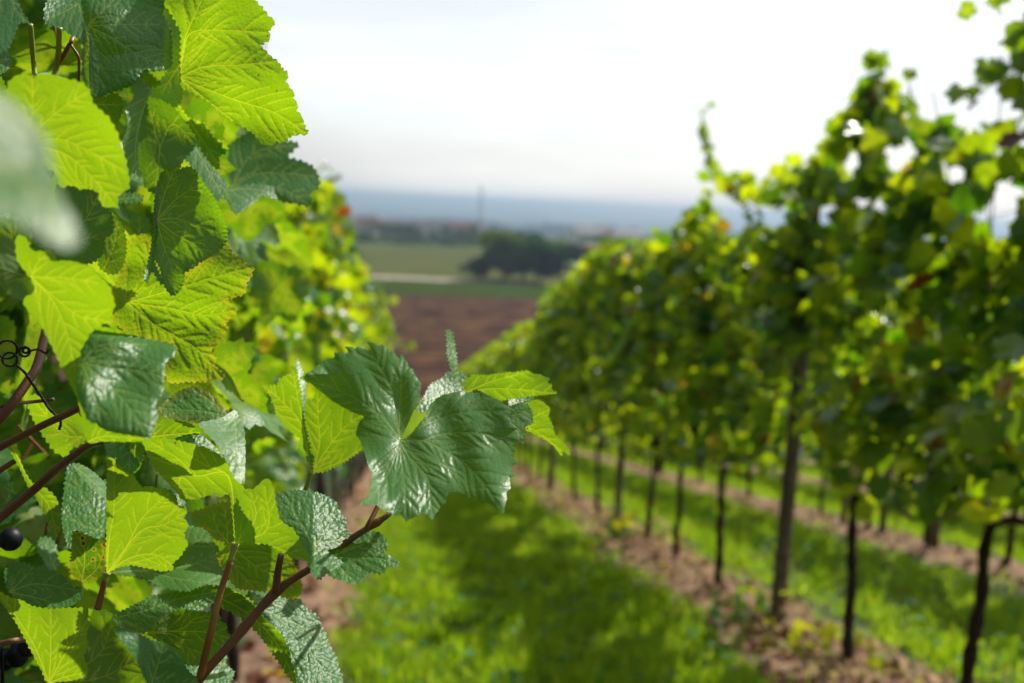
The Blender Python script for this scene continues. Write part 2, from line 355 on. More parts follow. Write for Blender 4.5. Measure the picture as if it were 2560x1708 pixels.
def traced_leaf(name, crop, outline, base, veins, d, g=(0, 0), side='u', tint=None, rug=0.6, h=8.0, tooth=(34, 9), smooth=True,
                wave=0.0022, quilt=0.0009, curl=0.0, fn=None, dry=0.0, petiole=None, parent=None, label=None, panels=(), w0=6.0, seed=None, stem=1, pr=0.0017, spots=()):
    """one leaf: outline and veins as seen, set at its own distance, tilted by g (metres deeper per metre right / up), puckered, waved"""
    seed = seed if seed is not None else int(abs(outline[0][0]*7+outline[0][1]*13+d*1000)) % 99991
    rng = np.random.default_rng(seed); ox, oy = CROPS[crop]; mb = MB()
    tint = rng.uniform(.2, .8) if tint is None else tint
    quilt *= .32 if side == 'u' else .32; wave *= .65; pr *= .72
    pan = [dict(outline=outline, base=base, veins=veins, d=d, g=g, side=side, fn=fn, spots=spots)]+[dict(p) for p in panels]
    for p in pan:
        for k, v in dict(base=None, veins=(), d=d, g=g, side=side, fn=None).items(): p.setdefault(k, v)
        ol = teeth(p['outline'], p.get('tooth', tooth)[0]*.9, p.get('tooth', tooth)[1]*1.4, rng, p.get('smooth', smooth))
        lines = vein_lines(p['base'], p['veins'], rng, True, w0) if p['base'] and p['veins'] else []
        V, T, vein, dv, de = triangulate(ol, lines, h, rng)
        X, Y = ox+V[:, 0]/2.45, oy+V[:, 1]/2.45
        bx, by = p['base'] if p['base'] else ol.mean(0)
        D0, gx, gy = p['d'], p['g'][0], p['g'][1]
        u, v = (V[:, 0]-bx)/2.45*D0/FPX, -(V[:, 1]-by)/2.45*D0/FPX
        D = D0 + gx*u + gy*v
        for k in range(4):
            wl = rng.uniform(0.022, 0.07); an = rng.uniform(0, 2*math.pi); D = D + wave*(wl/0.045)*np.sin((u*math.cos(an)+v*math.sin(an))/wl*2*math.pi+rng.uniform(0, 6.28))
        sg = -1 if p['side'] == 'u' else 1
        D = D + sg*quilt*(1-np.exp(-(dv/14.0)**2)) - sg*curl*np.exp(-de/26.0)
        if p['fn'] is not None: D = D + p['fn'](u, v, V[:, 0], V[:, 1])
        C = np.array(CAM)+(np.array(F_)[None]+np.array(R_)[None]*((X-1280)/FPX)[:, None]-np.array(U_)[None]*((Y-854)/FPX)[:, None])*D[:, None]
        # triangle orientation: image y runs down; upper side must face the camera when side == 'u'
        T2 = []
        for a_, b_, c_ in T:
            ar = (V[b_, 0]-V[a_, 0])*(V[c_, 1]-V[a_, 1])-(V[c_, 0]-V[a_, 0])*(V[b_, 1]-V[a_, 1])
            ccw = ar < 0                                 # counter-clockwise as seen by the camera
            T2.append((a_, b_, c_) if ccw == (p['side'] == 'u') else (c_, b_, a_))
        dd = np.clip(dry*np.exp(-de/22.0)*2+0*de, 0, 1.0) if dry < 0.9 else np.full(len(V), 0.9)
        if p.get('spots'):
            for (sx, sy, sr) in p['spots']: dd = np.maximum(dd, np.clip(1.6-np.hypot(V[:, 0]-sx, V[:, 1]-sy)/sr, 0, 1.3))
        mb.add(C, T2, 0, vein=vein, tint=tint, dry=dd, lu=u, lv=v, rug=rug)
    if petiole:
        pts = [P(ox+q[0]/2.45, oy+q[1]/2.45, (q[2] if len(q) > 2 else d)) for q in petiole]
        sp = spline(pts, 8); rr = np.linspace(pr*0.8, pr*1.15, len(sp)); rr[:4] *= np.array([1.5, 1.3, 1.15, 1.05]); q = min(6, len(sp)-3)
        tube(mb, sp[:q+1], rr[:q+1], 10, 2); tube(mb, sp[q:], rr[q:], 10, stem)
    o = mb.build(name, LMATS, parent)
    if label: o['label'] = label
    return o

# generic vine leaf: unit outline (petiole junction at the origin, tip at +y)
def unit_outline(n, serr, rng):
    ca = np.array([0, 26, 52, 84, 112, 148, 170, 180.]); cr_ = np.array([1.0, .74, .93, .67, .80, .64, .46, .07])*np.concatenate([[1], rng.uniform(.92, 1.08, 6), [1]])
    pts = []
    for i in range(n):
        a = -180+360*(i+.5)/n; s = abs(a); k = min(np.searchsorted(ca, s, side='right')-1, 6); f = (s-ca[k])/(ca[k+1]-ca[k])
        f = .5-.5*math.cos(math.pi*f); r = cr_[k]+(cr_[k+1]-cr_[k])*f
        if i % 2: r *= 1+serr*rng.uniform(.6, 1.3)
        pts.append((r*math.sin(math.radians(a)), r*math.cos(math.radians(a))))
    return np.array(pts)
def template(n, serr, h, veins, seed):
    rng = np.random.default_rng(seed); o = unit_outline(n, serr, rng)
    if veins:
        tips = [(0, .97), (.72, .56), (-.72, .56), (.72, -.28), (-.72, -.28)]
        L = vein_lines((0, 0), [(a*.97, b*.97) for a, b in tips], rng, True, 0.02, 1/430)
        L = [(pl, wd) for pl, wd in L]
        V, T, vein, dv, de = triangulate(o, L, h, rng)
        # widths are in unit space, so rescale the vein strength
        vein = np.clip(vein*1.3, 0, 1)
        z = -0.018*np.exp(-(dv/0.035)**2)
    else:
        V = np.vstack([o, [[0, 0]], o*0.55]); k = len(o); T = []
        for i in range(k):
            j = (i+1) % k; T += [(i, j, k+1+j), (i, k+1+j, k+1+i), (k+1+i, k+1+j, k)]
        vein = np.zeros(len(V)); z = np.zeros(len(V)); de = np.ones(len(V))
    ar = sum((V[b][0]-V[a][0])*(V[c][1]-V[a][1])-(V[c][0]-V[a][0])*(V[b][1]-V[a][1]) for a, b, c in T)
    if ar < 0: T = [(c, b, a) for a, b, c in T]
    return dict(V=V, T=[t for t in T], vein=vein, z=z, de=de)
TMID = [template(64, 0.10, 0.085, True, s) for s in (1, 2, 3)]
TLOW = [template(26, 0.14, 0.3, False, s) for s in (4, 5, 6)]
def place_leaf(mb, tp, pos, nrm, tip, size, rng, tint, dry=0.0, rug=0.5, stem=True, mi_stem=1):
    nrm = np.asarray(nrm, float); nrm /= np.linalg.norm(nrm); tip = np.asarray(tip, float); tip = tip-nrm*(tip@nrm); tip /= max(np.linalg.norm(tip), 1e-6)
    sx = np.cross(tip, nrm); V = tp['V']; x, y = V[:, 0], V[:, 1]; r2 = x*x+y*y
    fold = rng.uniform(-.1, .5); cup = rng.uniform(-.35, .2); wv = rng.uniform(.03, .09); ph = rng.uniform(0, 6.28, 2)
    z = tp['z']+fold*np.abs(x)*0.6+cup*r2*0.5+wv*np.sin(x*5+ph[0])*np.cos(y*4.3+ph[1])*1.4 - 0.28*rng.uniform(0, 1)*np.clip(y, 0, None)**2
    W = np.asarray(pos)+size*(x[:, None]*sx+y[:, None]*tip+z[:, None]*nrm)
    mb.add(W, tp['T'], 0, vein=tp['vein'], tint=tint, dry=dry, lu=x*size, lv=y*size, rug=rug)
    if stem:
        b = np.asarray(pos); e = b-tip*size*.55-nrm*size*.5; s = size*0.022; q = np.cross(tip, nrm)*s; q2 = nrm*s
        mb.add([b+q, b-q, b+q2, e+q, e-q, e+q2], [(0, 1, 4, 3), (1, 2, 5, 4), (2, 0, 3, 5)], mi_stem)
def rand_dir(rng): v = rng.normal(size=3); return v/np.linalg.norm(v)
def scatter(mb, tps, pts, rng, face=(0, 0, 0), size=(.045, .07), tints=(0, 1), dryp=0.05, rug=0.5, stem=True):
    for p in pts:
        n = rand_dir(rng)*0.8+np.asarray(face)+np.array([0, 0, .35]); tip = rand_dir(rng)*0.7+np.array([0, 0, -1.0])
        dry = rng.uniform(.35, 1.0) if rng.random() < dryp else 0.0
        place_leaf(mb, tps[rng.integers(len(tps))], p, n, tip, rng.uniform(*size), rng, rng.uniform(*tints), dry, rug, stem)
# ------------------------------------------------------------------ terrain
SL = math.tan(math.radians(11.8))
_py = np.array([-60, 34, 60, 100, 165, 190, 230, 320, 520, 560, 1000, 2200, 6000, 14000.])
_pz = np.array([60*SL, -34*SL, -10.2, -12.6, -14.7, -15.1, -15.5, -15.9, -16.7, -18.5, -40, -68, -70, -70.])
def gz(y): return float(np.interp(y, _py, _pz))
def fbm(x, y, s, o=3):
    return sum(mnoise.noise((x*s*2**k, y*s*2**k, 3.1*k))*0.5**k for k in range(o))
ROWX = [LR for LR in (-0.43, 1.70, 3.85, 6.0, 8.15)]
def grid_mesh(xs, ys, zf):
    V = [(x, y, zf(x, y)) for y in ys for x in xs]; n = len(xs)
    return V, [(j*n+i, j*n+i+1, (j+1)*n+i+1, (j+1)*n+i) for j in range(len(ys)-1) for i in range(n-1)]
def strip_w(x):                       # 1 on the bare soil under a row
    return max(0, 1-min(abs(x-r)/(.28 if r < 0 else .42) for r in ROWX))
# ground of the vineyard: mown lanes, bare soil under the rows
M, t, o = mat('lane turf and soil'); pb = nn(t, 'ShaderNodeBsdfPrincipled')
soil = attr(t, 'soil'); n1 = noise_(t, 9.0); n2 = noise_(t, 55.0, None, 5, .7)
gr = ramp(t, n2, [(.35, (.022, .045, .008)), (.65, (.05, .085, .014))])
sl = ramp(t, mth(t, 'ADD', mth(t, 'MULTIPLY', n1, .5), mth(t, 'MULTIPLY', n2, .5)), [(.35, (.10, .052, .028)), (.55, (.34, .20, .118)), (.70, (.52, .34, .21))])
fac = mth(t, 'MULTIPLY', mth(t, 'SUBTRACT', mth(t, 'ADD', soil, mth(t, 'MULTIPLY', mth(t, 'SUBTRACT', n1, .5), 1.1)), .25), 7.0, True)
t.links.new(mixc(t, fac, gr, sl), pb.inputs['Base Color']); pb.inputs['Roughness'].default_value = .95
bu = nn(t, 'ShaderNodeBump'); bu.inputs['Distance'].default_value = .03; t.links.new(n2, bu.inputs['Height']); t.links.new(bu.outputs[0], pb.inputs['Normal'])
t.links.new(pb.outputs[0], o.inputs[0]); GROUND = M
xs = np.arange(-5, 12.01, .06); ys = np.concatenate([np.arange(-3, 14, .06), np.arange(14, 34.1, .15)])
def vz(x, y):
    s = strip_w(x); return gz(y) + .012*fbm(x, y, 1.2, 2) + s*(.035+.05*abs(fbm(x, y, 4.5, 3))+.035*fbm(x, y, 11, 2))
V, Fq = grid_mesh(xs, ys, vz); mb = MB(); mb.add(V, Fq, 0, soil=[strip_w(v[0]) for v in V])
tag(mb.build('ground', [GROUND]), kind='structure')
# the land beyond, down to the plain and the horizon
M, t, o = mat('far farmland'); pb = nn(t, 'ShaderNodeBsdfPrincipled')
geo = nn(t, 'ShaderNodeNewGeometry'); mp = nn(t, 'ShaderNodeMapping'); mp.inputs['Scale'].default_value = (.0035, .0009, 0); t.links.new(geo.outputs['Position'], mp.inputs[0])
vo = nn(t, 'ShaderNodeTexVoronoi', voronoi_dimensions='2D'); vo.inputs['Scale'].default_value = 1.0; t.links.new(mp.outputs[0], vo.inputs['Vector'])
sep = nn(t, 'ShaderNodeSeparateColor'); t.links.new(vo.outputs['Color'], sep.inputs[0])
t.links.new(ramp(t, sep.outputs[0], [(.0, (.02, .04, .02)), (.35, (.06, .10, .03)), (.6, (.12, .13, .06)), (.8, (.20, .17, .09)), (1, (.03, .06, .03))]), pb.inputs['Base Color'])
pb.inputs['Roughness'].default_value = 1; pb.inputs['Specular IOR Level'].default_value = 0; t.links.new(pb.outputs[0], o.inputs[0])
ys2 = np.concatenate([np.arange(-60, 34, 5), [33.9, 40, 50, 60, 80, 100, 130, 165, 190, 230, 270, 320, 400, 520, 560, 700, 1000, 1600, 2200, 4000, 6000, 9000, 14000]])
xs2 = np.concatenate([-np.geomspace(9000, 30, 14), [-5, 0, 12], np.geomspace(30, 9000, 14)])
V, Fq = grid_mesh(xs2, ys2, lambda x, y: gz(y)-(.35 if y < 33.95 else .0)); mb = MB(); mb.add(V, Fq)
tag(mb.build('farmland', [M]), kind='structure')
def sheet(name, y0, y1, x0, x1, m, lift, n=40, wob=0):
    xs = np.linspace(x0, x1, n); V = []
    for k in (0, .25, .5, .75, 1): V += [(x, y0+(y1-y0)*k+wob*math.sin(x*.05)*(1 if k > .5 else 0), gz(y0+(y1-y0)*k)+lift) for x in xs]
    Fq = [(j*n+i, j*n+i+1, (j+1)*n+i+1, (j+1)*n+i) for j in range(4) for i in range(n-1)]
    mb = MB(); mb.add(V, Fq); return tag(mb.build(name, [m]), kind='structure')
SOILF = simple('ploughed red-brown earth', [(.35, (.026, .015, .012)), (.5, (.056, .032, .024)), (.65, (.11, .062, .030))], .35, 1, spec=0)
GREENF = simple('young crop green', [(.3, (.022, .042, .008)), (.7, (.045, .065, .012))], .5, 1, spec=0)
OLIVE = simple('mown meadow', [(.3, (.055, .068, .020)), (.7, (.09, .092, .03))], .1, 1, spec=0)
TRACK = simple('pale farm track', [(.35, (.16, .15, .09)), (.6, (.42, .38, .30))], .5, 1, spec=0)
ysp = lambda y0, y1: [y0, y1]
# rough grass just past the row ends, then the fields in order of distance
sheet('brown_field', 46, 162, -220, 260, SOILF, .05); sheet('green_strip', 163, 196, -260, 320, GREENF, .06)
sheet('farm_track', 198, 207, -260, 340, TRACK, .07)
sheet('meadow', 209, 340, -260, 420, OLIVE, .05)
M = simple('far blue-green hill', [(.3, (.03, .05, .035)), (.7, (.06, .085, .05))], .004, 1, spec=0)
for Y, zt, a in ((7600, 13, 1.0), (5200, -22, 2.3)):      # low uneven ridges closing the plain
    xs_ = np.linspace(-6500, 6500, 160); top = [zt-9+9*math.sin(x*.0009+a)+5*math.sin(x*.0031+a*2)+2*math.sin(x*.011) for x in xs_]
    V = [(x, Y-500, -70.5) for x in xs_]+[(x, Y, min(z, 15)) for x, z in zip(xs_, top)]+[(x, Y+900, -70.5) for x in xs_]; k = len(xs_)
    mb = MB(); mb.add(V, [(r*k+i, r*k+i+1, (r+1)*k+i+1, (r+1)*k+i) for r in (0, 1) for i in range(k-1)]); tag(mb.build('hills', [M]), kind='structure')
# haze box
hz = MB(); box(hz, (-9100, -75, -76), (9100, 14100, 18)); hz.sm = False
M = bpy.data.materials.new('haze'); M.use_nodes = True; t = M.node_tree; t.nodes.clear(); o = nn(t, 'ShaderNodeOutputMaterial')
pv = nn(t, 'ShaderNodeVolumePrincipled'); pv.inputs['Color'].default_value = (.36, .47, .61, 1); pv.inputs['Density'].default_value = 4.2e-4; pv.inputs['Anisotropy'].default_value = .35
t.links.new(pv.outputs[0], o.inputs['Volume'])
HAZE = tag(hz.build('haze', [M]), kind='stuff')
# ------------------------------------------------------------------ the near vine on the left, with the leaves one can tell apart
LROW, RROW = -0.43, 1.70
near = empty('grapevine', (LROW, 0.78, gz(0.78)), 'big sunlit grapevine filling the left edge close to the camera', 'grapevine')
tl = lambda *a, **k: traced_leaf('leaf', *a, parent=k.pop('parent', near), **k)
# the shoot that reaches out over the lane
cpts = [P(1120/2.45, 1068+1700/2.45, .585), P(1225/2.45, 1068+1540/2.45, .585), P(1400/2.45, 1068+1340/2.45, .59), P(1690/2.45, 1068+1010/2.45, .60), P(1925/2.45, 1068+850/2.45, .605),
        P(620+640/2.45, 780+1385/2.45, .61), P(620+790/2.45, 780+1290/2.45, .615), P(620+880/2.45, 780+1220/2.45, .62), P(620+1000/2.45, 780+1060/2.45, .65), P(620+1150/2.45, 780+830/2.45, .70), P(620+1270/2.45, 780+520/2.45, .70)]
mb = MB(); sp = spline(cpts, 6); n = len(sp); rr = np.linspace(.0030, .0011, n)
for c, wd in ((14, 1.0), (18, 1.5), (36, 1.6)):
    rr = rr*(1+0.28*wd*np.exp(-((np.arange(n)-c)/1.3)**2))
tube(mb, sp, rr, 12)
shoot = mb.build('shoot', [CANE], near); shoot['label'] = 'red-brown shoot reaching out over the grass lane'
mb = MB(); a = P(1690/2.45, 1068+1005/2.45, .598); b = P(1700/2.45, 1068+900/2.45, .595); c = P(1722/2.45, 1068+780/2.45, .592)
tube(mb, spline([a, b, c], 5), np.linspace(.0024, .0019, 11), 10); mb.build('side_shoot', [CANE], shoot)

def hero_fn(u, v, x, y):
    # left-lower flap turned up to the sun, right-hand part rolled down at its rim, tip lobes drooping
    k = np.clip((1000-x)/300, 0, 1)*np.clip((y-760)/300, 0, 1)
    D = -0.10*np.clip(u, 0, None)**2/0.08 + 0.008*np.exp(-((x-930)/60)**2-((y-560)/170)**2)
    D += -0.012*np.clip((y-1080)/200, 0, 1)*np.clip((x-1300)/250, 0, 1)
    D += 0.0022*np.sin((x*0.8+y)*0.016) + 0.0015*np.sin(x*0.022-y*0.010+1.0)
    D += k*0.50*v + k*1.0*u + 0.5*np.clip((700-x)/300, 0, 1)*v*np.clip((y-380)/150, 0, 1)
    D += -.18*np.clip(u, 0, None)*np.clip((y-800)/300, 0, 1)
    return D
hero = tl('D', [(930,788),(955,730),(985,670),(1010,610),(1045,560),(1060,440),(1040,415),(1030,400),(1012,352),(985,340),(970,305),(942,262),(925,290),(900,262),(880,238),(868,252),(840,215),(815,204),(800,215),(770,195),(732,184),(742,242),(715,232),(690,222),(668,214),(660,232),(635,216),(598,214),(620,245),(600,262),(560,250),(528,252),(535,282),(500,288),(458,300),(450,322),(428,328),(410,345),(360,380),(318,406),(375,430),(410,455),(440,482),(480,512),(520,545),(570,575),(640,612),(690,628),(718,645),(690,665),(672,700),(662,752),(690,790),(708,840),(722,880),(732,915),(742,950),(762,985),(755,1030),(750,1080),(738,1122),(700,1160),(688,1186),(730,1176),(790,1182),(830,1215),(868,1225),(900,1248),(940,1240),(968,1284),(1000,1262),(1040,1248),(1062,1230),(1095,1240),(1130,1272),(1142,1240),(1160,1222),(1185,1185),(1212,1162),(1218,1130),(1232,1108),(1282,1098),(1320,1110),(1352,1135),(1390,1140),(1430,1165),(1480,1170),(1530,1212),(1566,1238),(1572,1180),(1582,1150),(1580,1100),(1608,1082),(1602,1050),(1602,1012),(1636,1002),(1612,970),(1618,938),(1652,930),(1630,900),(1602,880),(1640,848),(1612,815),(1640,800),(1685,806),(1650,765),(1608,740),(1650,712),(1622,690),(1600,650),(1585,632),(1628,604),(1590,580),(1560,562),(1545,545),(1505,532),(1470,510),(1432,492),(1400,500),(1368,494),(1330,498),(1298,484),(1250,500),(1200,508),(1160,530),(1120,562),(1105,600),(1088,642),(1060,670),(1035,705),(1000,750),(960,780)],
   (930, 790), [[(870,700),(780,610),(600,500),(330,408)], [(910,640),(870,450),(740,215)], [(928,640),(935,500),(950,300)], [(1090,690),(1300,620),(1600,605)], [(1060,790),(1200,748),(1400,742),(1660,800)],
    [(1080,790),(1200,850),(1330,930),(1450,1060),(1560,1225)], [(905,880),(850,1010),(710,1180)], [(990,890),(1100,1020),(1115,1130),(1130,1255)], [(940,900),(960,1060),(970,1265)]],
   .600, (-0.10, 1.12), 'u', tint=.5, rug=.34, h=5.5, tooth=(16, 4), smooth=False, wave=.0016, quilt=.0022, curl=.0015, fn=hero_fn, w0=4.6,
   petiole=[(928,800,.612),(905,900,.622),(840,1080,.625),(790,1200,.618),(745,1290,.612),(722,1335,.612)], pr=.0021, parent=shoot, label='large dark green leaf in the middle with a white glint of sun')
# yellow-green leaf left of it, folded along its midrib
tl('D', [(385,972),(362,900),(366,850),(292,826),(332,800),(318,770),(272,740),(222,700),(172,622),(162,580),(140,520),(84,446),(150,456),(200,440),(188,420),(230,392),(272,370),(262,330),(290,342),(322,480),(335,600),(350,700),(375,820)], (382,972), [[(330,700),(220,560),(95,450)], [(350,760),(300,500),(275,350)]],
   .668, (-.5, -.1), 'l', tint=.75, rug=.25, h=8, tooth=(26, 7), smooth=False, wave=.0012, w0=5.0, parent=shoot, stem=2, petiole=[(385,975,.670),(372,1030,.674),(348,1100,.68),(310,1200,.69),(340,1500,.70)], pr=.0024,
   panels=[dict(outline=[(392,990),(470,975),(560,935),(640,885),(700,838),(860,760),(900,650),(760,560),(600,500),(480,470),(420,478),(395,550),(356,556),(350,650),(352,700),(378,820),(388,920)], base=(400,980), veins=[[(470,860),(600,700),(760,600)], [(440,800),(430,650),(425,490)], [(560,920),(720,820)]], g=(.35,-.15), d=.675),
           dict(outline=[(300,282),(322,340),(345,400),(352,500),(352,600),(345,690),(362,760),(385,840),(402,880),(392,970),(380,900),(360,830),(330,740),(318,680),(308,600),(268,540),(290,500),(278,400),(290,350)], base=(380,960), veins=[[(330,640),(300,300)]], side='u', g=(1.6,1.2), d=.660)],
   label='thin yellow-green leaf lit from behind, folded along its midrib')
tl('D', [(1310,440),(1345,410),(1380,385),(1440,392),(1500,384),(1570,374),(1640,370),(1690,364),(1722,362),(1728,380),(1780,384),(1820,400),(1850,412),(1825,430),(1862,448),(1852,470),(1892,500),(1820,504),(1760,512),(1650,522),(1545,542),(1480,515),(1450,500),(1400,470),(1340,500)], (1335,490), [[(1500,470),(1700,480),(1880,500)], [(1480,430),(1600,395),(1720,366)]],
   .640, (-.2, -.2), 'l', tint=.6, rug=.3, tooth=(26, 6), smooth=False, parent=shoot, w0=4)
tl('D', [(1590,480),(1640,478),(1700,490),(1735,510),(1755,535),(1700,548),(1640,560),(1600,572),(1592,520)], (1595,565), [[(1740,530)]], .63, (.4, 1.1), 'u', tint=.3, rug=.6, tooth=(20, 5), parent=shoot)
tl('D', [(1690,562),(1750,540),(1800,548),(1850,590),(1838,640),(1862,690),(1880,750),(1930,800),(1972,850),(1970,880),(1935,848),(1920,858),(1925,882),(1902,860),(1870,818),(1800,770),(1700,722),(1690,640)], (1695,700), [[(1780,740),(1920,850)], [(1760,640),(1845,600)]],
   .635, (-.3, -.1), 'l', tint=.85, rug=.4, tooth=(40, 4), smooth=False, parent=shoot, w0=4, label='bright yellow-green leaf with a drooping torn tip')
tl('D', [(1560,632),(1600,600),(1640,570),(1700,560),(1735,600),(1742,680),(1700,705),(1690,790),(1650,795),(1625,730),(1590,690)], (1580,640), [[(1735,620)], [(1690,780)]], .622, (.3, .9), 'u', tint=.5, rug=.7, tooth=(22, 6), parent=shoot)
tl('D', [(1100,470),(1140,430),(1200,400),(1215,370),(1290,372),(1340,395),(1362,440),(1340,480),(1300,500),(1200,520),(1130,560),(1085,612),(1035,600),(1060,550),(1085,510)], (1290,480), [[(1200,470),(1050,590)], [(1200,400)], [(1340,400)]], .735, (.5, 1.2), 'u', tint=.2, rug=.8, tooth=(20, 6), parent=shoot)
tl('D', [(1215,108),(1248,118),(1262,190),(1276,290),(1290,400),(1302,495),(1278,485),(1262,400),(1240,330),(1218,240),(1222,180)], (1290,490), [[(1262,300),(1235,120)]], .69, (1.2, .9), 'u', tint=.4, rug=.5, tooth=(26, 7), smooth=False, parent=shoot, w0=4, label='narrow young leaf standing upright at the shoot tip')
# leaves under the middle one, on the same shoot
tl('D', [(165,1122),(250,1098),(350,1094),(460,1120),(540,1168),(560,1212),(600,1282),(602,1330),(640,1382),(580,1390),(560,1440),(480,1462),(575,1528),(572,1552),(500,1590),(430,1640),(395,1600),(350,1500),(300,1350),(230,1290),(182,1200)], (400,1440), [[(330,1300),(230,1130)], [(480,1340),(540,1190)], [(520,1400),(620,1380)], [(500,1510)]],
   .588, (.25, 1.15), 'u', tint=.3, rug=.9, h=7, tooth=(30, 7), quilt=.0016, parent=shoot, fn=lambda u, v, x, y: 0.35*np.clip(u, 0, None)-0.2*np.clip(-v, 0, None))
tl('D', [(380,1500),(470,1460),(560,1420),(640,1380),(760,1345),(830,1372),(850,1440),(832,1480),(900,1510),(932,1556),(860,1560),(820,1605),(740,1592),(700,1640),(640,1660),(560,1640),(480,1600)], (500,1500), [[(640,1450),(800,1380)], [(640,1510),(800,1510),(925,1555)], [(640,1640)]],
   .602, (.1, 1.1), 'u', tint=.35, rug=.8, tooth=(34, 9), quilt=.0016, parent=shoot)
# three-way leaf with the long red petiole
tl('C', [(1440,712),(1425,540),(1410,402),(1380,412),(1350,432),(1310,402),(1262,422),(1200,442),(1150,438),(1112,442),(1075,385),(1020,332),(950,252),(900,162),(870,80),(950,70),(1050,76),(1180,105),(1330,160),(1385,220),(1440,292),(1475,350),(1502,382),(1530,560),(1560,640),(1560,716),(1500,704)], (1442,710), [[(1432,500),(1395,300),(1250,230),(1040,100)], [(1400,300),(1200,300),(1100,200),(930,95)], [(1150,330),(1075,360)]],
   .565, (-.25, -.25), 'l', tint=.8, rug=.25, h=7, tooth=(40, 5), smooth=False, wave=.0018, w0=6, petiole=[(1442,712),(1400,860),(1350,1010),(1290,1260),(1225,1530,.58)], pr=.0027,
   panels=[dict(outline=[(1442,712),(1500,703),(1565,712),(1640,712),(1720,760),(1800,800),(1912,832),(1880,770),(1850,720),(1800,630),(1740,590),(1710,560),(1690,480),(1680,400),(1662,352),(1650,320),(1622,318),(1585,352),(1550,382),(1502,380),(1460,420),(1430,500)], base=(1445,710), veins=[[(1560,712),(1700,740),(1890,828)], [(1565,560),(1540,400)], [(1640,620),(1620,360)]], g=(.05,-.3), d=.563)],
   label='yellow-green leaf with raised side lobes on a long red stalk')
tl('C', [(655,893),(648,800),(655,600),(652,400),(660,188),(692,192),(712,225),(740,242),(770,275),(800,290),(818,292),(832,322),(850,350),(872,372),(910,362),(955,372),(1000,375),(1052,392),(1080,432),(1090,480),(1142,500),(1132,542),(1120,560),(1152,592),(1142,630),(1122,642),(1132,680),(1152,722),(1120,760),(1102,792),(1050,842),(1062,870),(1000,882),(900,862),(800,842),(740,852)], (655,893), [[(668,700),(700,480),(692,200)], [(740,800),(870,560),(1040,400)], [(860,640),(1000,600),(1135,520)], [(800,800),(950,780),(1050,842)]],
   .590, (-.35, -.3), 'l', tint=.9, rug=.15, h=7, tooth=(36, 5), smooth=False, wave=.0015, w0=6, petiole=[(655,895),(640,950),(622,1020),(598,1115)], pr=.0026, stem=1, label='broad yellow-green leaf standing upright, lit from behind')
tl('C', [(660,893),(740,850),(840,842),(1000,882),(1060,850),(1100,792),(1150,720),(1108,652),(1150,610),(1222,618),(1262,632),(1268,658),(1302,662),(1300,702),(1340,742),(1312,802),(1362,872),(1372,922),(1434,976),(1350,968),(1240,962),(1150,1006),(1062,992),(950,962),(872,912),(780,912)], (660,893), [[(850,880),(1100,930),(1400,970)], [(1000,850),(1200,700),(1290,690)], [(1100,860),(1330,780)]],
   .597, (.2, 1.5), 'u', tint=.7, rug=.35, h=7, tooth=(30, 7), smooth=False)
tl('C', [(1080,400),(1110,420),(1140,470),(1165,540),(1180,610),(1150,610),(1100,560),(1080,480)], (1130,610), [[(1090,410)]], .605, (.8, 1.5), 'u', tint=.5, rug=.6, tooth=(20, 5))
tl('C', [(-60,960),(0,1008),(80,1050),(135,1062),(200,1098),(300,1112),(420,1108),(550,1112),(562,1140),(530,1180),(555,1205),(535,1250),(530,1300),(545,1350),(512,1400),(540,1500),(462,1550),(345,1560),(295,1572),(250,1480),(180,1350),(100,1200),(0,1060)], (300,1568), [[(310,1400),(312,1115)], [(420,1350),(535,1185)], [(200,1320),(0,1015)], [(400,1530),(530,1500)]],
   .600, (-.3, -.25), 'l', tint=.85, rug=.15, h=8, tooth=(40, 6), w0=6, petiole=[(300,1568),(290,1660),(260,1800)], pr=.0024, label='yellow-green leaf in the bottom left corner, lit from behind')
tl('C', [(540,1120),(620,1112),(692,1150),(690,1200),(762,1250),(832,1312),(900,1420),(982,1500),(1045,1575),(960,1700),(800,1720),(600,1640),(300,1580),(520,1550),(512,1480),(540,1380),(530,1280),(556,1200)], (310,1575), [[(600,1400),(690,1180)], [(600,1540),(800,1450),(900,1440)], [(700,1600),(1030,1575)]],
   .612, (.25, .25), 'l', tint=.45, rug=.2, tooth=(50, 5), w0=5)
tl('C', [(40,842),(100,825),(150,832),(220,860),(262,848),(330,892),(400,920),(440,982),(492,978),(510,1012),(470,1072),(410,1100),(250,1106),(120,1062),(50,1000),(30,920)], (60,1010), [[(220,960),(480,1000)], [(200,860)], [(350,1080)]], .622, (.1, 1.1), 'u', tint=.35, rug=1.0, h=7, tooth=(34, 9), quilt=.002)
tl('C', [(690,1162),(760,1120),(862,1070),(920,1040),(1020,1020),(1160,990),(1272,980),(1332,1010),(1300,1080),(1220,1122),(1110,1112),(1000,1150),(940,1210),(880,1262),(800,1240),(720,1212)], (700,1170), [[(900,1120),(1100,1050),(1320,1010)], [(880,1250)]], .575, (.15, .85), 'u', tint=.55, rug=1.0, h=7, tooth=(30, 7), quilt=.0016)
tl('C', [(870,1258),(900,1232),(1000,1150),(1130,1110),(1222,1126),(1342,1150),(1352,1190),(1392,1212),(1382,1250),(1416,1290),(1350,1340),(1332,1400),(1230,1452),(1130,1452),(1080,1390),(1000,1332),(930,1282)], (885,1258), [[(1080,1252),(1250,1255),(1405,1290)], [(1100,1240),(1200,1170),(1330,1155)], [(1080,1280),(1200,1420)]], .610, (.1, .2), 'l', tint=.3, rug=.7, h=7, tooth=(30, 7), quilt=.0014)
